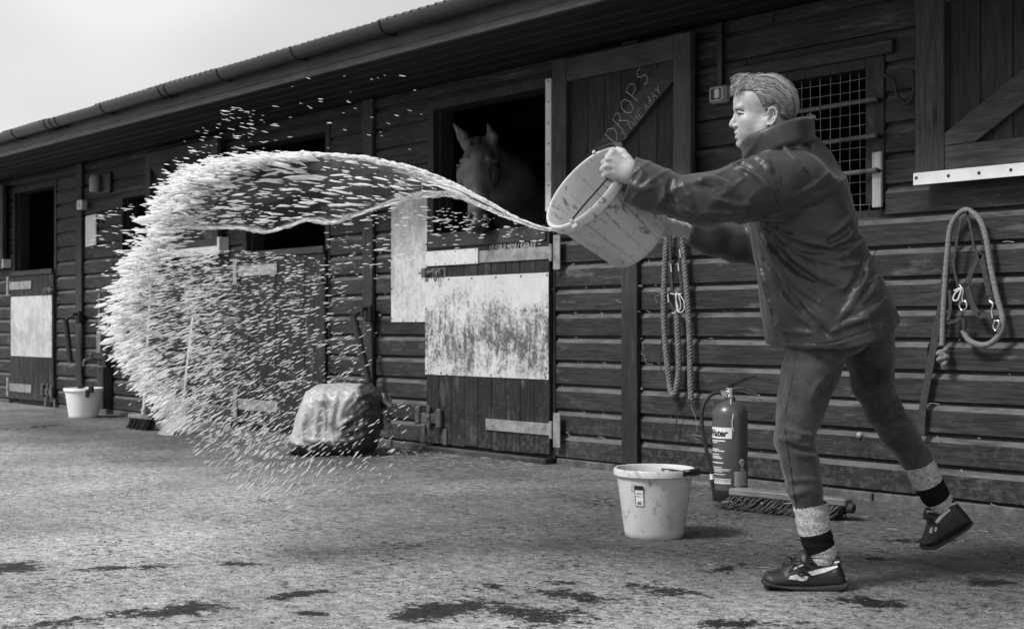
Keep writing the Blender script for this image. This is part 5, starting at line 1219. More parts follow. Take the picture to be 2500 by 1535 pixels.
# bridle hooks and lamp at the far end
a_ = wp(268, 505, -.05); HK = empty('bridle_hook', (a_[0], -.004, a_[1])); tag(HK, 'black double iron hook beside the far window', 'hook')
MB().box(-.03, .16, -.006, .0, -.02, .02, .002).build('back_plate', MT['iron'], HK)
for dx in (-.06, .06): autosmooth(MB().tube(catmull([(.06+dx, -.004, .0), (.03+dx, -.12, -.02), (.01+dx, -.16, -.09), (-.02+dx, -.14, -.13), (-.05+dx, -.11, -.08)], 5), .008, 6).build('prong', MT['iron'], HK), 60)
a_ = wp(229, 462, -.06); LM = empty('wall_lamp', (a_[0], -.004, a_[1])); tag(LM, 'small bulkhead lamp high on the far planks, unlit', 'lamp')
autosmooth(MB().lathe([(.001, 0), (.045, 0), (.05, .02), (.05, .12), (.04, .15), (.001, .155)], 16, (0, -.06, 0)).build('glass', MT['switch'], LM), 50); MB().box(-.06, .25, -.03, 0, -.02, .17, .01).build('back_box', MT['black'], LM)
# cable looped by the right-hand window
P = [wp(q[0], q[1], -.03) for q in ((2128, 180), (2150, 195), (2158, 225), (2168, 243), (2185, 248), (2196, 235), (2200, 205), (2196, 170))]
CB = autosmooth(MB().tube(catmull([(a_, -.035, b_) for a_, b_ in P], 6), .0085, 8).build('cable', MT['blackrub']), 60); tag(CB, 'black cable hanging in a loop right of the wire mesh window', 'cable')
# tap on its boxed pipe, grooming brush
x0, x1, y0, y1, z0_, z1_ = boxat((232, 945), (250, 888), -.10, -.004)
TP = empty('standpipe', (x0, 0, 0)); tag(TP, 'wall tap on a boxed timber pipe above the far white bucket', 'tap')
MB().box(0, .13, -.10, -.004, .05, z1_+.02, .008).build('pipe_box', MT['post'], TP); MB().box(-.02, .15, -.085, -.004, z1_+.03, z1_+.12, .006).build('backplate', MT['post'], TP)
autosmooth(MB().tube([(.06, -.085, z1_+.09), (.05, -.20, z1_+.09)], .014, 8).tube(catmull([(.05, -.20, z1_+.09), (.05, -.235, z1_+.08), (.05, -.245, z1_+.03)], 5), .013, 8).tube([(.05, -.18, z1_+.09), (.05, -.18, z1_+.14)], .01, 8).tube([(.02, -.18, z1_+.14), (.08, -.18, z1_+.14)], .009, 8).build('tap', MT['galvd'], TP), 60)
a_ = wp(243, 848, -.05); b_ = wp(250, 705, -.05); BRH = empty('brush', (a_[0], -.006, a_[1])); tag(BRH, 'long handled scrubbing brush hung by the edge of the spray', 'brush')
hb2 = b_[1]-a_[1]; MB().plate([(-.03, 0), (.05, .0), (.055, .16), (.03, .23), (-.01, .23), (-.035, .16)], -.075, -.045).build('brush_head', MT['rope'], BRH); MB().plate([(-.005, .23), (.025, .23), (.03, hb2), (.0, hb2)], -.07, -.05).build('handle', MT['broomw'], BRH)
bsb = MB(); [bsb.tube([(x_, -.045, z_), (x_+random.uniform(-.004, .004), -.008, z_+random.uniform(-.004, .004))], .004, 4) for x_ in np.linspace(-.02, .04, 5) for z_ in np.linspace(.01, .15, 10)]; o = bsb.build('bristles', MT['rope'], BRH); o['kind'] = 'stuff'
# --- ropes: three laid strands round a path
def laid(root, P, r, name, mat, pitch=.045):
    P = [Vector(p) for p in catmull(P, 14)]; L_ = 0; mb = [MB(), MB(), MB()]; prev = Vector((0, -1, 0)); pts = [[], [], []]
    D = [0]
    for a_, b_ in zip(P, P[1:]): D.append(D[-1]+(b_-a_).length)
    n = max(8, int(D[-1]/pitch*9)); 
    for i in range(n+1):
        d = D[-1]*i/n; j = min(len(P)-2, max(0, int(np.searchsorted(D, d)-1))); f = (d-D[j])/max(1e-9, D[j+1]-D[j]); p = P[j].lerp(P[j+1], f); t = (P[j+1]-P[j]).normalized()
        u = (prev-t*prev.dot(t)).normalized(); prev = u; q = t.cross(u)
        for k_ in range(3):
            an = 2*math.pi*(d/pitch+k_/3); pts[k_].append(p+(u*math.cos(an)+q*math.sin(an))*r*.52)
    m = MB()
    for k_ in range(3): m.tube(pts[k_], r*.55, 6)
    return autosmooth(m.build(name, mat, root), 80)
cr3 = lambda a_, b_: ((1500+a_/3.024)/K, (500+b_/3.024)/K)
HR = Vector((wp(*cr3(440, 120), -.03)[0], -.03, wp(*cr3(440, 120), -.03)[1]))
RP = empty('lead_rope', HR); tag(RP, 'twisted lead rope and head collar hanging behind the tipped bucket', 'rope')
def rel(a_, b_, y, o_=None): x_, z_ = wp(*cr3(a_, b_), y); return tuple(Vector((x_, y, z_))-HR)
laid(RP, [rel(440, 120, -.035), rel(398, 190, -.045), rel(375, 420, -.04), rel(365, 700, -.04), rel(370, 950, -.04), rel(395, 1220, -.04), rel(420, 1385, -.045), rel(452, 1372, -.05), rel(475, 1200, -.045), rel(468, 980, -.045), rel(462, 800, -.05)], .016, 'rope_loop', MT['rope'], .055)
laid(RP, [rel(440, 120, -.03), rel(490, 210, -.04), rel(520, 480, -.04), rel(542, 750, -.04), rel(556, 1000, -.04), rel(560, 1250, -.04), rel(566, 1440, -.04)], .016, 'rope_tail', MT['rope'], .055)
def strapr(root, pts, wd, th, mat, name='strap'):
    P = [Vector(p) for p in catmull(pts, 5)]; V = []; Fc = []
    for i, p in enumerate(P):
        t = (P[min(i+1, len(P)-1)]-P[max(i-1, 0)]).normalized(); s_ = t.cross(Vector((0, 1, 0))).normalized()*wd/2; V += [p-s_+Vector((0, -th/2, 0)), p+s_+Vector((0, -th/2, 0)), p+s_+Vector((0, th/2, 0)), p-s_+Vector((0, th/2, 0))]
    for i in range(len(P)-1):
        for k_ in range(4): a_ = i*4+k_; b_ = i*4+(k_+1) % 4; Fc.append((a_, b_, b_+4, a_+4))
    Fc += [(0, 1, 2, 3), tuple((len(P)-1)*4+k_ for k_ in (3, 2, 1, 0))]; return MB().add(V, Fc).build(name, mat, root)
for P in ([(440,130),(412,230),(415,430),(425,640)], [(445,130),(472,240),(480,340),(482,480),(500,640)], [(425,640),(470,700),(500,640)], [(400,690),(430,760),(470,790),(520,720)]):
    strapr(RP, [rel(a_, b_, -.055) for a_, b_ in P], .018, .005, MT['strap'])
tw = MB()
for P in ([(412,655),(450,660),(495,655)], [(460,640),(455,720),(470,790),(490,740),(470,650)], [(480,660),(515,720),(510,780),(475,790),(465,730)], [(450,650),(462,760),(440,800),(425,795)]): tw.tube(catmull([rel(a_, b_, -.066) for a_, b_ in P], 5), .0026, 5)
tw.build('twine_knot', MT['twine'], RP)
for q in ((415, 465), (470, 460), (482, 360), (395, 690)): MB().tube([rel(q[0], q[1]-30, -.062), rel(q[0]+6, q[1]+30, -.062)], .005, 6).build('buckle', MT['chrome'], RP)
MB().tube(catmull([rel(a_, b_, -.03) for a_, b_ in ((400,690),(378,900),(342,1050),(345,1230),(395,1360),(435,1430),(465,1530),(455,1620),(440,1700))], 6), .0035, 6).build('cord', MT['strap'], RP)
MB().tube([rel(440, 130, -.004), rel(440, 128, -.05), rel(440, 100, -.06)], .006, 6).build('hook', MT['iron'], RP)
# --- head collar with braided rope on the right
ch = lambda a_, b_: ((2050+a_/2.327)/K, (450+b_/2.327)/K)
hx_, hz_ = wp(*ch(722, 175), -.03); HR2 = Vector((hx_, -.03, hz_)); HC2 = empty('head_collar', HR2); tag(HC2, 'webbing head collar with braided rope hung on the right-hand wall', 'head collar')
def rel2(a_, b_, y): x_, z_ = wp(*ch(a_, b_), y); return tuple(Vector((x_, y, z_))-HR2)
def braid(P, r, name):
    P = catmull(P, 16); R_ = [r*(1+.09*math.sin(i*2.2)) for i in range(len(P))]; return autosmooth(MB().tube([tuple(p) for p in P], R_, 10).build(name, MT['rope2'], HC2), 80)
braid([rel2(a_, b_, -.05) for a_, b_ in ((582,915),(588,760),(598,580),(612,390),(632,240),(680,165),(730,148),(790,195),(828,290),(860,480),(895,640),(925,760),(915,840),(860,900),(800,912),(735,885),(700,830))], .0125, 'rope_loop')
kn = GVk = None
kv = Vol(np.array(rel2(585, 965, -.05))-np.array([.06, .05, .09]), np.array(rel2(585, 965, -.05))+np.array([.06, .05, .06]), .003)
kc = np.array(rel2(585, 955, -.05))
for t_ in range(14): an = t_*.9; kv.cone(kc+np.array([.015*math.cos(an), .012*math.sin(an*1.3), .014-.0045*t_]), kc+np.array([.015*math.cos(an+.9), .012*math.sin((an+.9)*1.3), .014-.0045*(t_+1)]), .011, .0105, .003)
kv.chain([kc+np.array([-.004, 0, -.045]), kc+np.array([.004, 0, -.07])], [.009, .004], .005)
vobj('knot', kv, MT['rope2'], HC2)
for P, wd in (([(725,180),(690,210),(655,390),(650,470),(675,580)], .012), ([(728,175),(750,270),(768,370),(800,395)], .012), ([(800,395),(760,470),(725,560)], .024), ([(805,400),(825,500),(852,630)], .024), ([(725,580),(755,680),(790,745)], .026), ([(790,745),(840,745),(870,760)], .024), ([(610,785),(660,775),(690,755)], .016), ([(625,600),(630,700),(615,780)], .016)):
    strapr(HC2, [rel2(a_, b_, -.062) for a_, b_ in P], wd, .006, MT['strap'])
strapr(HC2, [rel2(a_, b_, -.03) for a_, b_ in ((605,470),(588,640),(545,850),(505,1080),(472,1270),(465,1420))], .036, .004, MT['strap'], 'long_strap')
for P in ([(680,570),(700,600),(695,650),(700,665)], [(685,670),(715,665),(720,700),(695,715),(680,690),(685,670)], [(860,640),(850,660),(870,680),(862,720),(868,760)], [(880,775),(905,780),(890,830),(872,810),(880,775)]): MB().tube(catmull([rel2(a_, b_, -.072) for a_, b_ in P], 5), .0036, 6).build('clip', MT['chrome'], HC2)
MB().tube(catmull([rel2(a_, b_, -.078) for a_, b_ in ((650,605),(680,590),(690,600),(670,655),(645,655),(655,620),(690,590))], 5), .0035, 6).build('twine_knot', MT['twine'], HC2)
autosmooth(MB().tube([rel2(705, 760, -.064), rel2(710, 820, -.06)], .011, 8).build('rope_splice', MT['strap'], HC2))
MB().tube([rel2(728, 178, -.003), rel2(728, 176, -.05), rel2(728, 150, -.062)], .006, 6).build('hook', MT['iron'], HC2)
# --- the horse looking out over the near door
fh = Fr(1150, 430, depth=8.46); HO_ = empty('horse', fh.loc, TH); tag(HO_, 'dark horse with pricked ears looking out over the half door', 'horse')
HV = Vol((-.30, -.36, 1.30), (.42, .62, 2.12), .006)
hq = lambda x_, y_, d=0: fh.src(x_, y_, d)
HV.chain([hq(1167,364,.10), hq(1166,398,.02), hq(1166,440,-.05), hq(1166,480,-.12), hq(1167,515,-.18), hq(1168,545,-.22)], [.080, .092, .080, .062, .056, .056], .035)
HV.ell(hq(1168, 548, -.22), (.070, .058, .050), .03); HV.ell(hq(1172, 562, -.19), (.045, .05, .03), .02)
HV.chain([hq(1166,380,-.055), hq(1166,450,-.13), hq(1167,505,-.215)], [.030, .028, .026], .03)
for s_ in (-1, 1):
    HV.ell(hq(1167+s_*36, 428, .09), (.045, .10, .085), .03)                                        # cheek
    HV.chain([hq(1167+s_*24, 388, -.055), hq(1167+s_*40, 394, -.005)], [.018, .016], .012)          # brow
    HV.chain([hq(1167+s_*38, 425, -.02), hq(1167+s_*27, 468, -.10)], [.013, .010], .012)            # facial crest
    HV.ell(hq(1167+s_*47, 405, -.035), (.020, .030, .018), .012, '-')                               # eye socket
    HV.chain([hq(1166+s_*28, 356, .12), hq(1166+s_*36, 334, .11), hq((1108 if s_ < 0 else 1191), 303, .11)], [.030, .034, .007], .018)
    HV.ell(hq((1124 if s_ < 0 else 1196), 336, .066), (.014, .022, .045), .010, '-')
    HV.chain([hq(1167+s_*20, 528, -.25), hq(1167+s_*23, 541, -.262), hq(1167+s_*17, 552, -.262)], [.017, .019, .014], .010)
    HV.ell(hq(1167+s_*20, 540, -.285), (.009, .03, .017), .006, '-')                                # nostril
HV.chain([hq(1150,566,-.235), hq(1168,562,-.262), hq(1188,566,-.235)], [.004, .004, .004], .006, '-')
HV.chain([hq(1185,385,.22), hq(1240,450,.50)], [.12, .17], .08)
HF = HV; HV = Vol((-.42, .05, .02), (1.3, 2.45, 2.15), .014)
HV.chain([hq(1185,385,.22), hq(1240,450,.50), hq(1300,540,.85), hq(1340,620,1.1)], [.12, .17, .24, .30], .08)
HV.chain([hq(1345,640,1.1), hq(1370,640,1.6), hq(1380,630,1.95)], [.33, .36, .33], .1)
for (x_, d) in ((1290, .95), (1395, 1.05), (1310, 1.95), (1425, 2.05)):
    b_ = hq(x_, 700, d); f_ = np.array([b_[0], b_[1], .04]); m_ = (b_+f_)/2; HV.chain([b_, np.array([m_[0], m_[1]+.02, .55]), np.array([f_[0], f_[1], .13]), f_+np.array([0, -.02, .02])], [.14, .07, .045, .055], .05)
HV.chain([hq(1385,600,2.28), hq(1390,650,2.36), hq(1390,800,2.36)], [.08, .06, .04], .04)
MHO = simple('horse_coat', .11, .20, 7, (1, 1, 1), .45, .25, .004, (.04, 5, .6, .15), spec=.5)
tcn = None
mh_ = NG('bay_coat'); tcn = mh_.n('ShaderNodeTexCoord'); sp = mh_.n('ShaderNodeSeparateXYZ'); mh_.l(tcn.outputs['Object'], sp.inputs[0]); v_ = mh_.coord((1, 1, 1), False); n1_ = mh_.noise(v_, 9, 5, .6); n2_ = mh_.noise(v_, 160, 3, .7)
base_ = mh_.math('MULTIPLY', mh_.rng(n1_, .3, .7, .08, .17), mh_.rng(n2_, .3, .7, .75, 1.25))
mz_ = mh_.math('MULTIPLY', mh_.rng(mh_.math('ADD', sp.outputs[2], mh_.math('MULTIPLY', mh_.math('SUBTRACT', n1_, .5), .1)), 1.49, 1.57, 1, 0), mh_.rng(sp.outputs[1], .0, .1, 1, 0))
lg_ = mh_.rng(sp.outputs[2], .5, .8, 1, 0); mh_.bsdf(mh_.mixf(mh_.math('MAXIMUM', mz_, lg_), base_, .018), .45, n2_, .2, .003, spec=.4)
v1_, q1_ = HF.mesh(); v1_ = relax(v1_, q1_, 1); v2_, q2_ = HV.mesh(); v2_ = relax(v2_, q2_, 2)
mk('body', np.concatenate([v1_, v2_]), np.concatenate([q1_, q2_+len(v1_)]), mh_.m, HO_, True)
for x_, y_ in ((1121, 404), (1212, 403)):
    q = HF.hit(x_, y_, -.4, .6, lambda a_, b_, d: fh.src(a_, b_, d)); q = q if q is not None else hq(x_, y_, 0)
    me_ = MB(); pr_ = [(math.sin(t_)*.02, math.cos(t_)*.02) for t_ in np.linspace(0.02, math.pi-.02, 8)]; pr_ = [(a_*1.0, b_*.95) for a_, b_ in pr_]; me_.lathe(pr_, 12, tuple(q+np.array([0, .012, 0]))); autosmooth(me_.build('eye', simple('horse_eye', .004, .01, 10, (1, 1, 1), .08, 0, .001, spec=.8), HO_), 90)
mn = MB()
for i in range(150):
    a_ = hq(1166+random.gauss(0, 8), 338+random.uniform(-4, 10), .10+random.uniform(-.05, .02)); mn.tube([a_, a_+np.array([random.gauss(0, .012), -.05, -.03]), a_+np.array([random.gauss(0, .02), -.095, -.15])], .0022, 4)
for i in range(260):
    t_ = random.random(); a_ = hq(1180+t_*70, 345+t_*50, .18+t_*.34)+np.array([.02, 0, .05]); mn.tube([a_, a_+np.array([-.04, -.02, -.05]), a_+np.array([-.05+random.gauss(0, .02), -.04, -.17])], .004, 4)
o = mn.build('mane', MT['bristle'], HO_); o['kind'] = 'stuff'
# ------------------------------------------------------------------ the thrown water
WS = empty('water_splash', PLOC, TH); tag(WS, 'sheet of water bursting into white spray, flung leftwards from the tipped bucket', 'water')
def wdy(px): return float(np.interp(px, [200, 500, 900, 1200, 1340], [.42, .34, .20, .06, .0]))
def glass(name, rough, froth):
    m = NG(name); p = m.n('ShaderNodeBsdfPrincipled'); p.inputs['Base Color'].default_value = g(1); p.inputs['Transmission Weight'].default_value = 1; p.inputs['Roughness'].default_value = rough; p.inputs['IOR'].default_value = 1.333
    if froth <= 0: m.l(p.outputs[0], m.out.inputs[0]); return m.m
    d = m.n('ShaderNodeBsdfDiffuse'); d.inputs[0].default_value = g(.97); t = m.n('ShaderNodeBsdfTranslucent'); t.inputs[0].default_value = g(.97)
    a = m.n('ShaderNodeMixShader'); a.inputs[0].default_value = .5; m.l(d.outputs[0], a.inputs[1]); m.l(t.outputs[0], a.inputs[2])
    b = m.n('ShaderNodeMixShader'); b.inputs[0].default_value = froth; m.l(p.outputs[0], b.inputs[1]); m.l(a.outputs[0], b.inputs[2]); m.l(b.outputs[0], m.out.inputs[0]); return m.m
MWC = glass('clear_water', .02, 0); MWF = glass('aerated_water', .08, .85); MWS = glass('spray_water', .05, .58)
UP = [(1338,551),(1300,545),(1240,522),(1180,488),(1120,456),(1060,428),(1000,406),(930,390),(860,378),(790,373),(730,370),(670,374),(610,382),(560,388),(510,402),(460,425),(420,462)]
LW = [(1338,555),(1300,552),(1240,532),(1180,508),(1130,486),(1080,472),(1020,474),(960,486),(900,502),(850,520),(800,536),(740,530),(690,545),(640,558),(570,548),(480,548),(425,545)]
def smp(P, n):
    P = np.array(catmull([np.array(p, float) for p in P], 8)); L = np.concatenate([[0], np.cumsum(np.linalg.norm(np.diff(P, axis=0), axis=1))]); t = np.linspace(0, L[-1], n); return np.stack([np.interp(t, L, P[:, 0]), np.interp(t, L, P[:, 1])], 1)
NU, NV = 190, 36; U1, U2 = smp(UP, NU), smp(LW, NU)
def wave(r_, f):
    k = r_.normal(0, f, (7, 2)); ph = r_.uniform(0, 6.28, 7); return lambda u, v: sum(math.sin(k[i][0]*u+k[i][1]*v+ph[i]) for i in range(7))/3.0
wA, wB, wE, wF_ = wave(rng, 9), wave(rng, 26), wave(rng, 40), wave(rng, 40)
V = []
for side in (0, 1):
    for i in range(NU):
        u = i/(NU-1)
        for j in range(NV):
            v = j/(NV-1); e = (wE(u*1.5, 0)*.02 if v < .5 else wF_(u*1.5, 3)*.03)*min(1, u*4)
            q = U1[i]*(1-v)+U2[i]*v; q = q+(U1[i]-U2[i])*e*(abs(v-.5)*2)**2
            bulge = -.035*math.sin(math.pi*v)*min(1, u*2.5); amp = .002*min(1, u*3)+.005*min(1, max(0, (u-.3)*3))
            th = (.0035+.003*(abs(2*v-1)**4))*(.6+.4*min(1, u*5)); rip = amp*(wA(u*2.2, v*1.0)*.5+(wB(u*2.2, v*2.4) if side else -.5*wB(u*2.2, v*2.4))*.12)
            V.append(LD(q[0], q[1], wdy(q[0])+bulge+rip+(th if side else -th)*math.sqrt(max(.02, 1-abs(2*v-1)**8))))
V = np.array(V); Fc = []; o2 = NU*NV
for i in range(NU-1):
    for j in range(NV-1):
        a = i*NV+j; Fc.append((a, a+1, a+NV+1, a+NV)); Fc.append((o2+a, o2+a+NV, o2+a+NV+1, o2+a+1))
    for j, fl in ((0, 0), (NV-1, 1)):
        a = i*NV+j; q = (a, a+NV, o2+a+NV, o2+a); Fc.append(q if not fl else q[::-1])
mk('water_sheet', V, np.array(Fc), MWC, WS, True)
# drops: one template, many copies, stretched along their flight
tv = [(0, 0, 1.0)]; 
for zz, r in ((.62, .62), (.0, 1.0), (-.62, .72)):
    tv += [(r*math.cos(a), r*math.sin(a), zz) for a in np.arange(6)*math.pi/3]
tv += [(0, 0, -1.0)]; tv = np.array(tv); tf = [(0, 1+k, 1+(k+1) % 6) for k in range(6)]
for rg in range(2): tf += [t for k in range(6) for t in ((1+rg*6+k, 7+rg*6+k, 7+rg*6+(k+1) % 6), (1+rg*6+k, 7+rg*6+(k+1) % 6, 1+rg*6+(k+1) % 6))]
tf += [(13+k, 19, 13+(k+1) % 6) for k in range(6)]; tf = np.array(tf)
class Drops:
    def __init__(s): s.V = []; s.F = []; s.n = 0
    def add(s, px, py, ln, wd, ang, dy=0, jit=.35):
        c = LD(px, py, wdy(px)+dy); d = np.array([math.cos(ang), rng.normal(0, .25), -math.sin(ang)]); d /= np.linalg.norm(d)
        u = np.cross(d, [0, 1, 0]); u /= np.linalg.norm(u); v = np.cross(d, u); sc_ = 1+rng.normal(0, jit, len(tv))*.5
        P = c+(tv[:, :1]*u*wd+tv[:, 1:2]*v*wd)*sc_[:, None]+tv[:, 2:]*d*ln
        s.V.append(P); s.F.append(tf+s.n); s.n += len(tv)
    def build(s, name, mat): o = mk(name, np.concatenate(s.V), np.concatenate(s.F), mat, WS, True); o['kind'] = 'stuff'; return o
def ang_at(py): return math.radians(float(np.interp(py, [300, 420, 600, 800, 1000, 1150], [10, 6, -4, -16, -32, -46])))
CRV = [(720,376,7),(640,384,12),(570,396,20),(505,412,30),(450,440,40),(412,485,46),(392,540,48),(366,600,46),(332,650,44),(306,705,44),(288,765,40),(298,825,38),(328,885,35),(362,935,33),(400,978,28),(450,1025,22)]
cv = np.array(catmull([np.array(c, float) for c in CRV], 10))
def clump(px, py): return .5+.5*math.sin(px/19.+2.1*math.sin(py/47.))*math.sin(py/14.+1.7*math.sin(px/61.))
FO = Drops()
k_ = 0
while k_ < 5200:                            # broken crest: thin streaks in clumps
    c = cv[int(rng.beta(1.0, 1.05)*(len(cv)-1))]; px, py = c[0]+rng.normal(.15, .62)*c[2], c[1]+rng.normal(0, .55)*c[2]
    if rng.uniform() > .25+.75*clump(px, py): continue
    k_ += 1; s_ = rng.gamma(1.3, .6); FO.add(px, py, .0095*s_+.003, .00125*s_+.0007, ang_at(py)+rng.normal(0, .09), rng.normal(0, .05), .2)
for i in range(520):                        # torn lumps joined into fingers
    c = cv[int(rng.beta(1.0, 1.5)*.80*(len(cv)-1))]; px, py = c[0]+rng.normal(-.1, .42)*c[2], c[1]+rng.normal(0, .35)*c[2]; s_ = rng.gamma(1.6, .45)
    a0 = ang_at(py)+rng.normal(0, .16); dd = rng.normal(0, .04)
    for q in range(3): FO.add(px+q*9*s_, py+q*9*s_*math.sin(a0)+rng.normal(0, 1.5), .018*s_+.003, .0036*s_+.001, a0+rng.normal(0, .12), dd, .55)
for i in range(620):                        # solid white breaking top
    c = cv[int(rng.beta(1.3, 1.8)*.52*(len(cv)-1))]; px, py = c[0]+rng.normal(-.1, .38)*c[2], c[1]+rng.normal(0, .32)*c[2]; s_ = rng.uniform(.4, 1.3)
    FO.add(px, py, .020*s_, .0038*s_, ang_at(py)+rng.normal(0, .14), rng.normal(-.03, .04), .6)
for P, s0 in ((U1, 1.0), (U2, .7)):         # bright rims of the sheet
    for i in range(NU):
        for k in range(4):
            w_ = (.30+.8*min(1, i/NU*1.6))*s0; q = P[i]+rng.normal(0, 2.0, 2)*w_
            dv = P[min(i+1, NU-1)]-P[max(i-1, 0)]
            FO.add(q[0], q[1], .013*rng.uniform(.5, 1.6)*w_+.004, .0022*rng.uniform(.5, 1.5)*w_+.0010, math.atan2(dv[1], dv[0])+rng.normal(0, .07), rng.normal(0, .010), .25)
for i in range(520):                        # streaks riding on the sheet, more of them towards the break-up
    u = 1-rng.beta(1.0, 2.4)*.95; v = rng.uniform(.06, .94); k = int(u*(NU-1)); q = U1[k]*(1-v)+U2[k]*v; s_ = rng.gamma(1.6, .5)
    FO.add(q[0], q[1], .013*s_+.004, .0012*s_+.0009, math.radians(float(np.interp(q[0], [430, 800, 1100, 1330], [-4, 3, 18, 28])))+rng.normal(0, .08), -.034*math.sin(math.pi*v)-.010, .2)
FO.build('foam', MWF)
for P, r0, nm in ((U1, .0030, 'upper_rim'), (U2, .0026, 'lower_rim')):
    pts = []; rad = []; ph = rng.uniform(0, 6, 4)
    for i in range(NU):
        u = i/(NU-1); wob = 3.4*(math.sin(i/2.1+ph[0])*math.sin(i/7.3+ph[1])+.6*math.sin(i*1.7+ph[2])*math.sin(i/4.7))*min(1, u*3); pts.append(tuple(LD(P[i][0], P[i][1]+wob, wdy(P[i][0])))); rad.append(r0*(.45+.75*min(1, u*2.2))*(1+.8*math.sin(i/1.3+ph[2])*math.sin(i/5.1+ph[3]))*(1.0 if math.sin(i/9.+ph[1]) > -.75 else .35))
    autosmooth(MB().tube(pts, rad, 8).build(nm, MWF, WS), 80)
SPR = Drops()
def region(n, poly, dens, l0, w0, dsp=.10):
    poly = np.array(poly, float); lo, hi = poly.min(0), poly.max(0); k = 0
    while k < n:
        q = rng.uniform(lo, hi)
        if poly2d(np.array([q[0]]), np.array([q[1]]), poly)[0] > 0 or rng.uniform() > dens(q): continue
        s_ = min(2.3, rng.gamma(1.7, .55)); SPR.add(q[0], q[1], l0*1.1*s_+.003, w0*.50*s_+.0005, ang_at(q[1])+rng.normal(0, .10), rng.normal(0, dsp), .2); k += 1
region(2500, [(290,620),(400,600),(520,610),(560,760),(540,920),(480,1030),(400,980),(320,880)], lambda q: max(.05, 1-(q[0]-300)/330)*(.25+.75*clump(q[0], q[1])), .0062, .0017)
region(2800, [(420,600),(560,600),(790,620),(905,800),(880,930),(780,1010),(640,1110),(480,1060)], lambda q: max(.10, 1-(q[0]-420)/520)*(.3+.7*clump(q[0], q[1])), .0046, .0012)
region(520, [(400,960),(560,1000),(800,980),(900,1060),(760,1180),(600,1200),(470,1090)], lambda q: max(.08, 1-abs(q[0]-600)/300), .0062, .0016)
region(170, [(600,1130),(1000,950),(950,1150),(620,1240)], lambda q: .6, .005, .0014)
region(95, [(400,440),(430,340),(540,260),(700,250),(700,370),(560,380)], lambda q: max(.1, 1-abs(q[0]-560)/200), .0060, .0011, .06)
region(32, [(680,380),(700,180),(1000,180),(1030,390),(900,370)], lambda q: .5, .0035, .0012)
region(190, [(780,545),(950,490),(1040,500),(1180,540),(1100,600),(950,700),(790,640)], lambda q: max(.1, 1-(q[1]-500)/250), .0058, .0019, .05)
region(70, [(1040,490),(1180,520),(1330,560),(1330,590),(1200,580),(1060,570)], lambda q: .7, .0032, .0020, .03)
region(40, [(215,600),(230,520),(320,480),(300,620)], lambda q: .8, .0075, .0014)
SPR.build('spray', MWS)
# ------------------------------------------------------------------ litter: straw and grit on the yard, wisps on the ledges
ST = MB(); 
def wisp(x, y, z, L, r, flat=True):
    a = random.uniform(0, 6.28); b = a+random.gauss(0, .5); p0 = Vector((x, y, z)); p1 = p0+Vector((math.cos(a), math.sin(a), random.uniform(0, .12)))*L*.5; p2 = p1+Vector((math.cos(b), math.sin(b), random.uniform(-.1, .05)))*L*.5; p2.z = max(p2.z, z)
    ST.tube([p0, p1, p2], r, 4, False)
for i in range(300):
    x = random.uniform(-13, -1.5); y = -abs(random.gauss(0, 1.0))-.05; wisp(x, y, .004, random.uniform(.012, .05), .0010)
for i in range(150): x = random.gauss(-6.4, .5); y = -abs(random.gauss(.25, .22))-.06; wisp(x, y, .004, random.uniform(.03, .10), .0013)
o = ST.build('straw_litter', MT['straw']); tag(o, 'thin scraps of straw scattered over the yard near the doors', 'straw', kind='stuff')
HY = MB(); hx, hy = gp(958, 1092)
for i in range(130):
    a = random.uniform(0, 6.28); r = abs(random.gauss(0, .09)); p = Vector((hx+r*math.cos(a)*1.5, hy+r*math.sin(a)*.7, .008+max(0, .06-r*.4)*random.random())); d = Vector((random.gauss(0, 1), random.gauss(0, .6), random.gauss(0, .35))).normalized()*random.uniform(.03, .09); q = p+d; q.z = max(.006, q.z); m_ = (p+q)/2; m_.z += .015; HY.tube([p, m_, q], .0013, 4, False)
o = HY.build('hay_tuft', simple('hay', .14, .4, 30)); tag(o, 'small tuft of hay on the ground between bale and near door', 'hay', kind='stuff')
GRT = Drops.__new__(Drops); GRT.V = []; GRT.F = []; GRT.n = 0
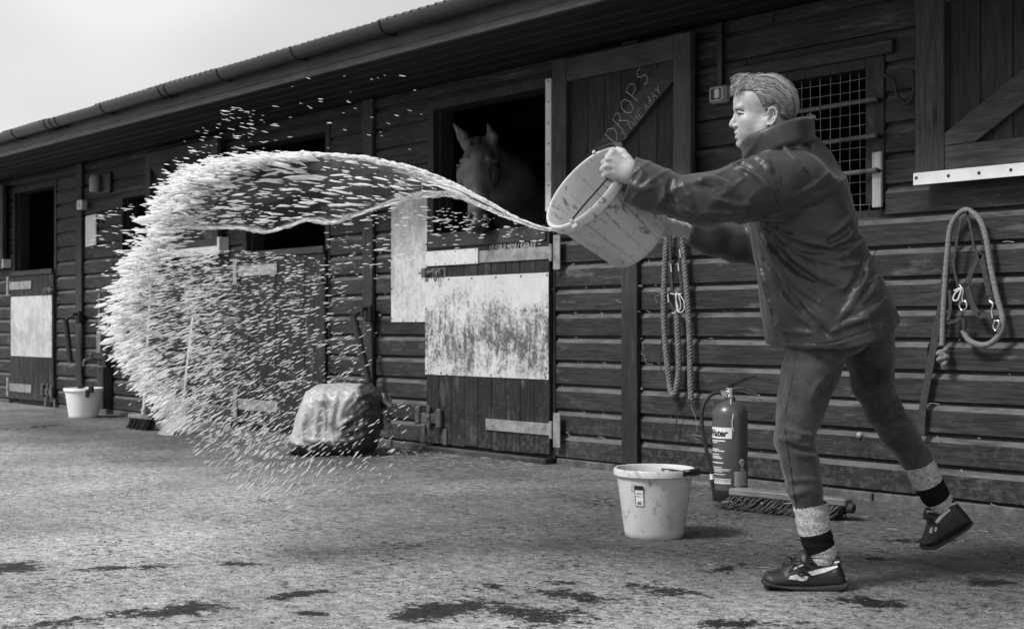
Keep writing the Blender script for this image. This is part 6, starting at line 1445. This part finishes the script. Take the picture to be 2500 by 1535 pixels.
oc = np.array([(1,0,0),(-1,0,0),(0,1,0),(0,-1,0),(0,0,1),(0,0,-.3)]); of = np.array([(0,2,4),(2,1,4),(1,3,4),(3,0,4),(2,0,5),(1,2,5),(3,1,5),(0,3,5)])
def gritset(n, name, mat, smin, smax, lab):
    V = []; Fc = []; k = 0
    for i in range(n):
        d = rng.uniform(1.9, 9)**1.0; a = rng.uniform(-.43, .43); X, Z = d*math.tan(a), d; x, y = X*RX+Z*FX, -CD+X*RY+Z*FY
        if y > -.05: continue
        s_ = rng.uniform(smin, smax); sc_ = rng.uniform(.5, 1.2, 3)*s_; sc_[2] *= .45; P = oc*sc_*rng.uniform(.75, 1.25, (6, 1)); r = rng.uniform(0, 6.28); c, s2 = math.cos(r), math.sin(r); P = np.stack([P[:, 0]*c-P[:, 1]*s2, P[:, 0]*s2+P[:, 1]*c, P[:, 2]], 1)+np.array([x, y, .002]); V.append(P); Fc.append(of+k); k += 6
    o = mk(name, np.concatenate(V), np.concatenate(Fc), mat); tag(o, lab, 'grit', kind='stuff')
gritset(4200, 'dark_grit', simple('dark_grit', .02, .05, 30), .002, .0055, 'dark grit and crumbs strewn over the concrete yard')
gritset(2200, 'pale_grit', simple('pale_grit', .22, .5, 30), .0015, .004, 'pale stone chips strewn over the concrete yard')
LG = MB()
for i in range(100):
    row_ = random.randint(0, 9); zz = .045+PITCH*row_-.008; x = random.choice([random.gauss(-5.08, .05), random.gauss(-5.6, .2), random.uniform(-5, -2.9), random.gauss(-7.58, .05)]); p = Vector((x, -.012, zz+.002)); q = p+Vector((random.gauss(0, .02), random.uniform(-.012, 0), random.gauss(0, .006))); LG.tube([p, (p+q)/2+Vector((0, -.003, .003)), q], .0016, 4)
for (x, z_) in ((-5.05, 1.0), (-5.1, .72), (-5.3, .95), (-4.6, .42), (-4.75, .40)):
    P = [Vector((x, -.012, z_))]
    for i in range(7): P.append(P[-1]+Vector((random.gauss(.01, .03), 0, random.gauss(-.012, .022))))
    LG.tube(P, .0011, 4)
o = LG.build('ledge_wisps', MT['straw']); tag(o, 'wisps of straw and cobweb caught on the plank ledges', 'straw', kind='stuff')
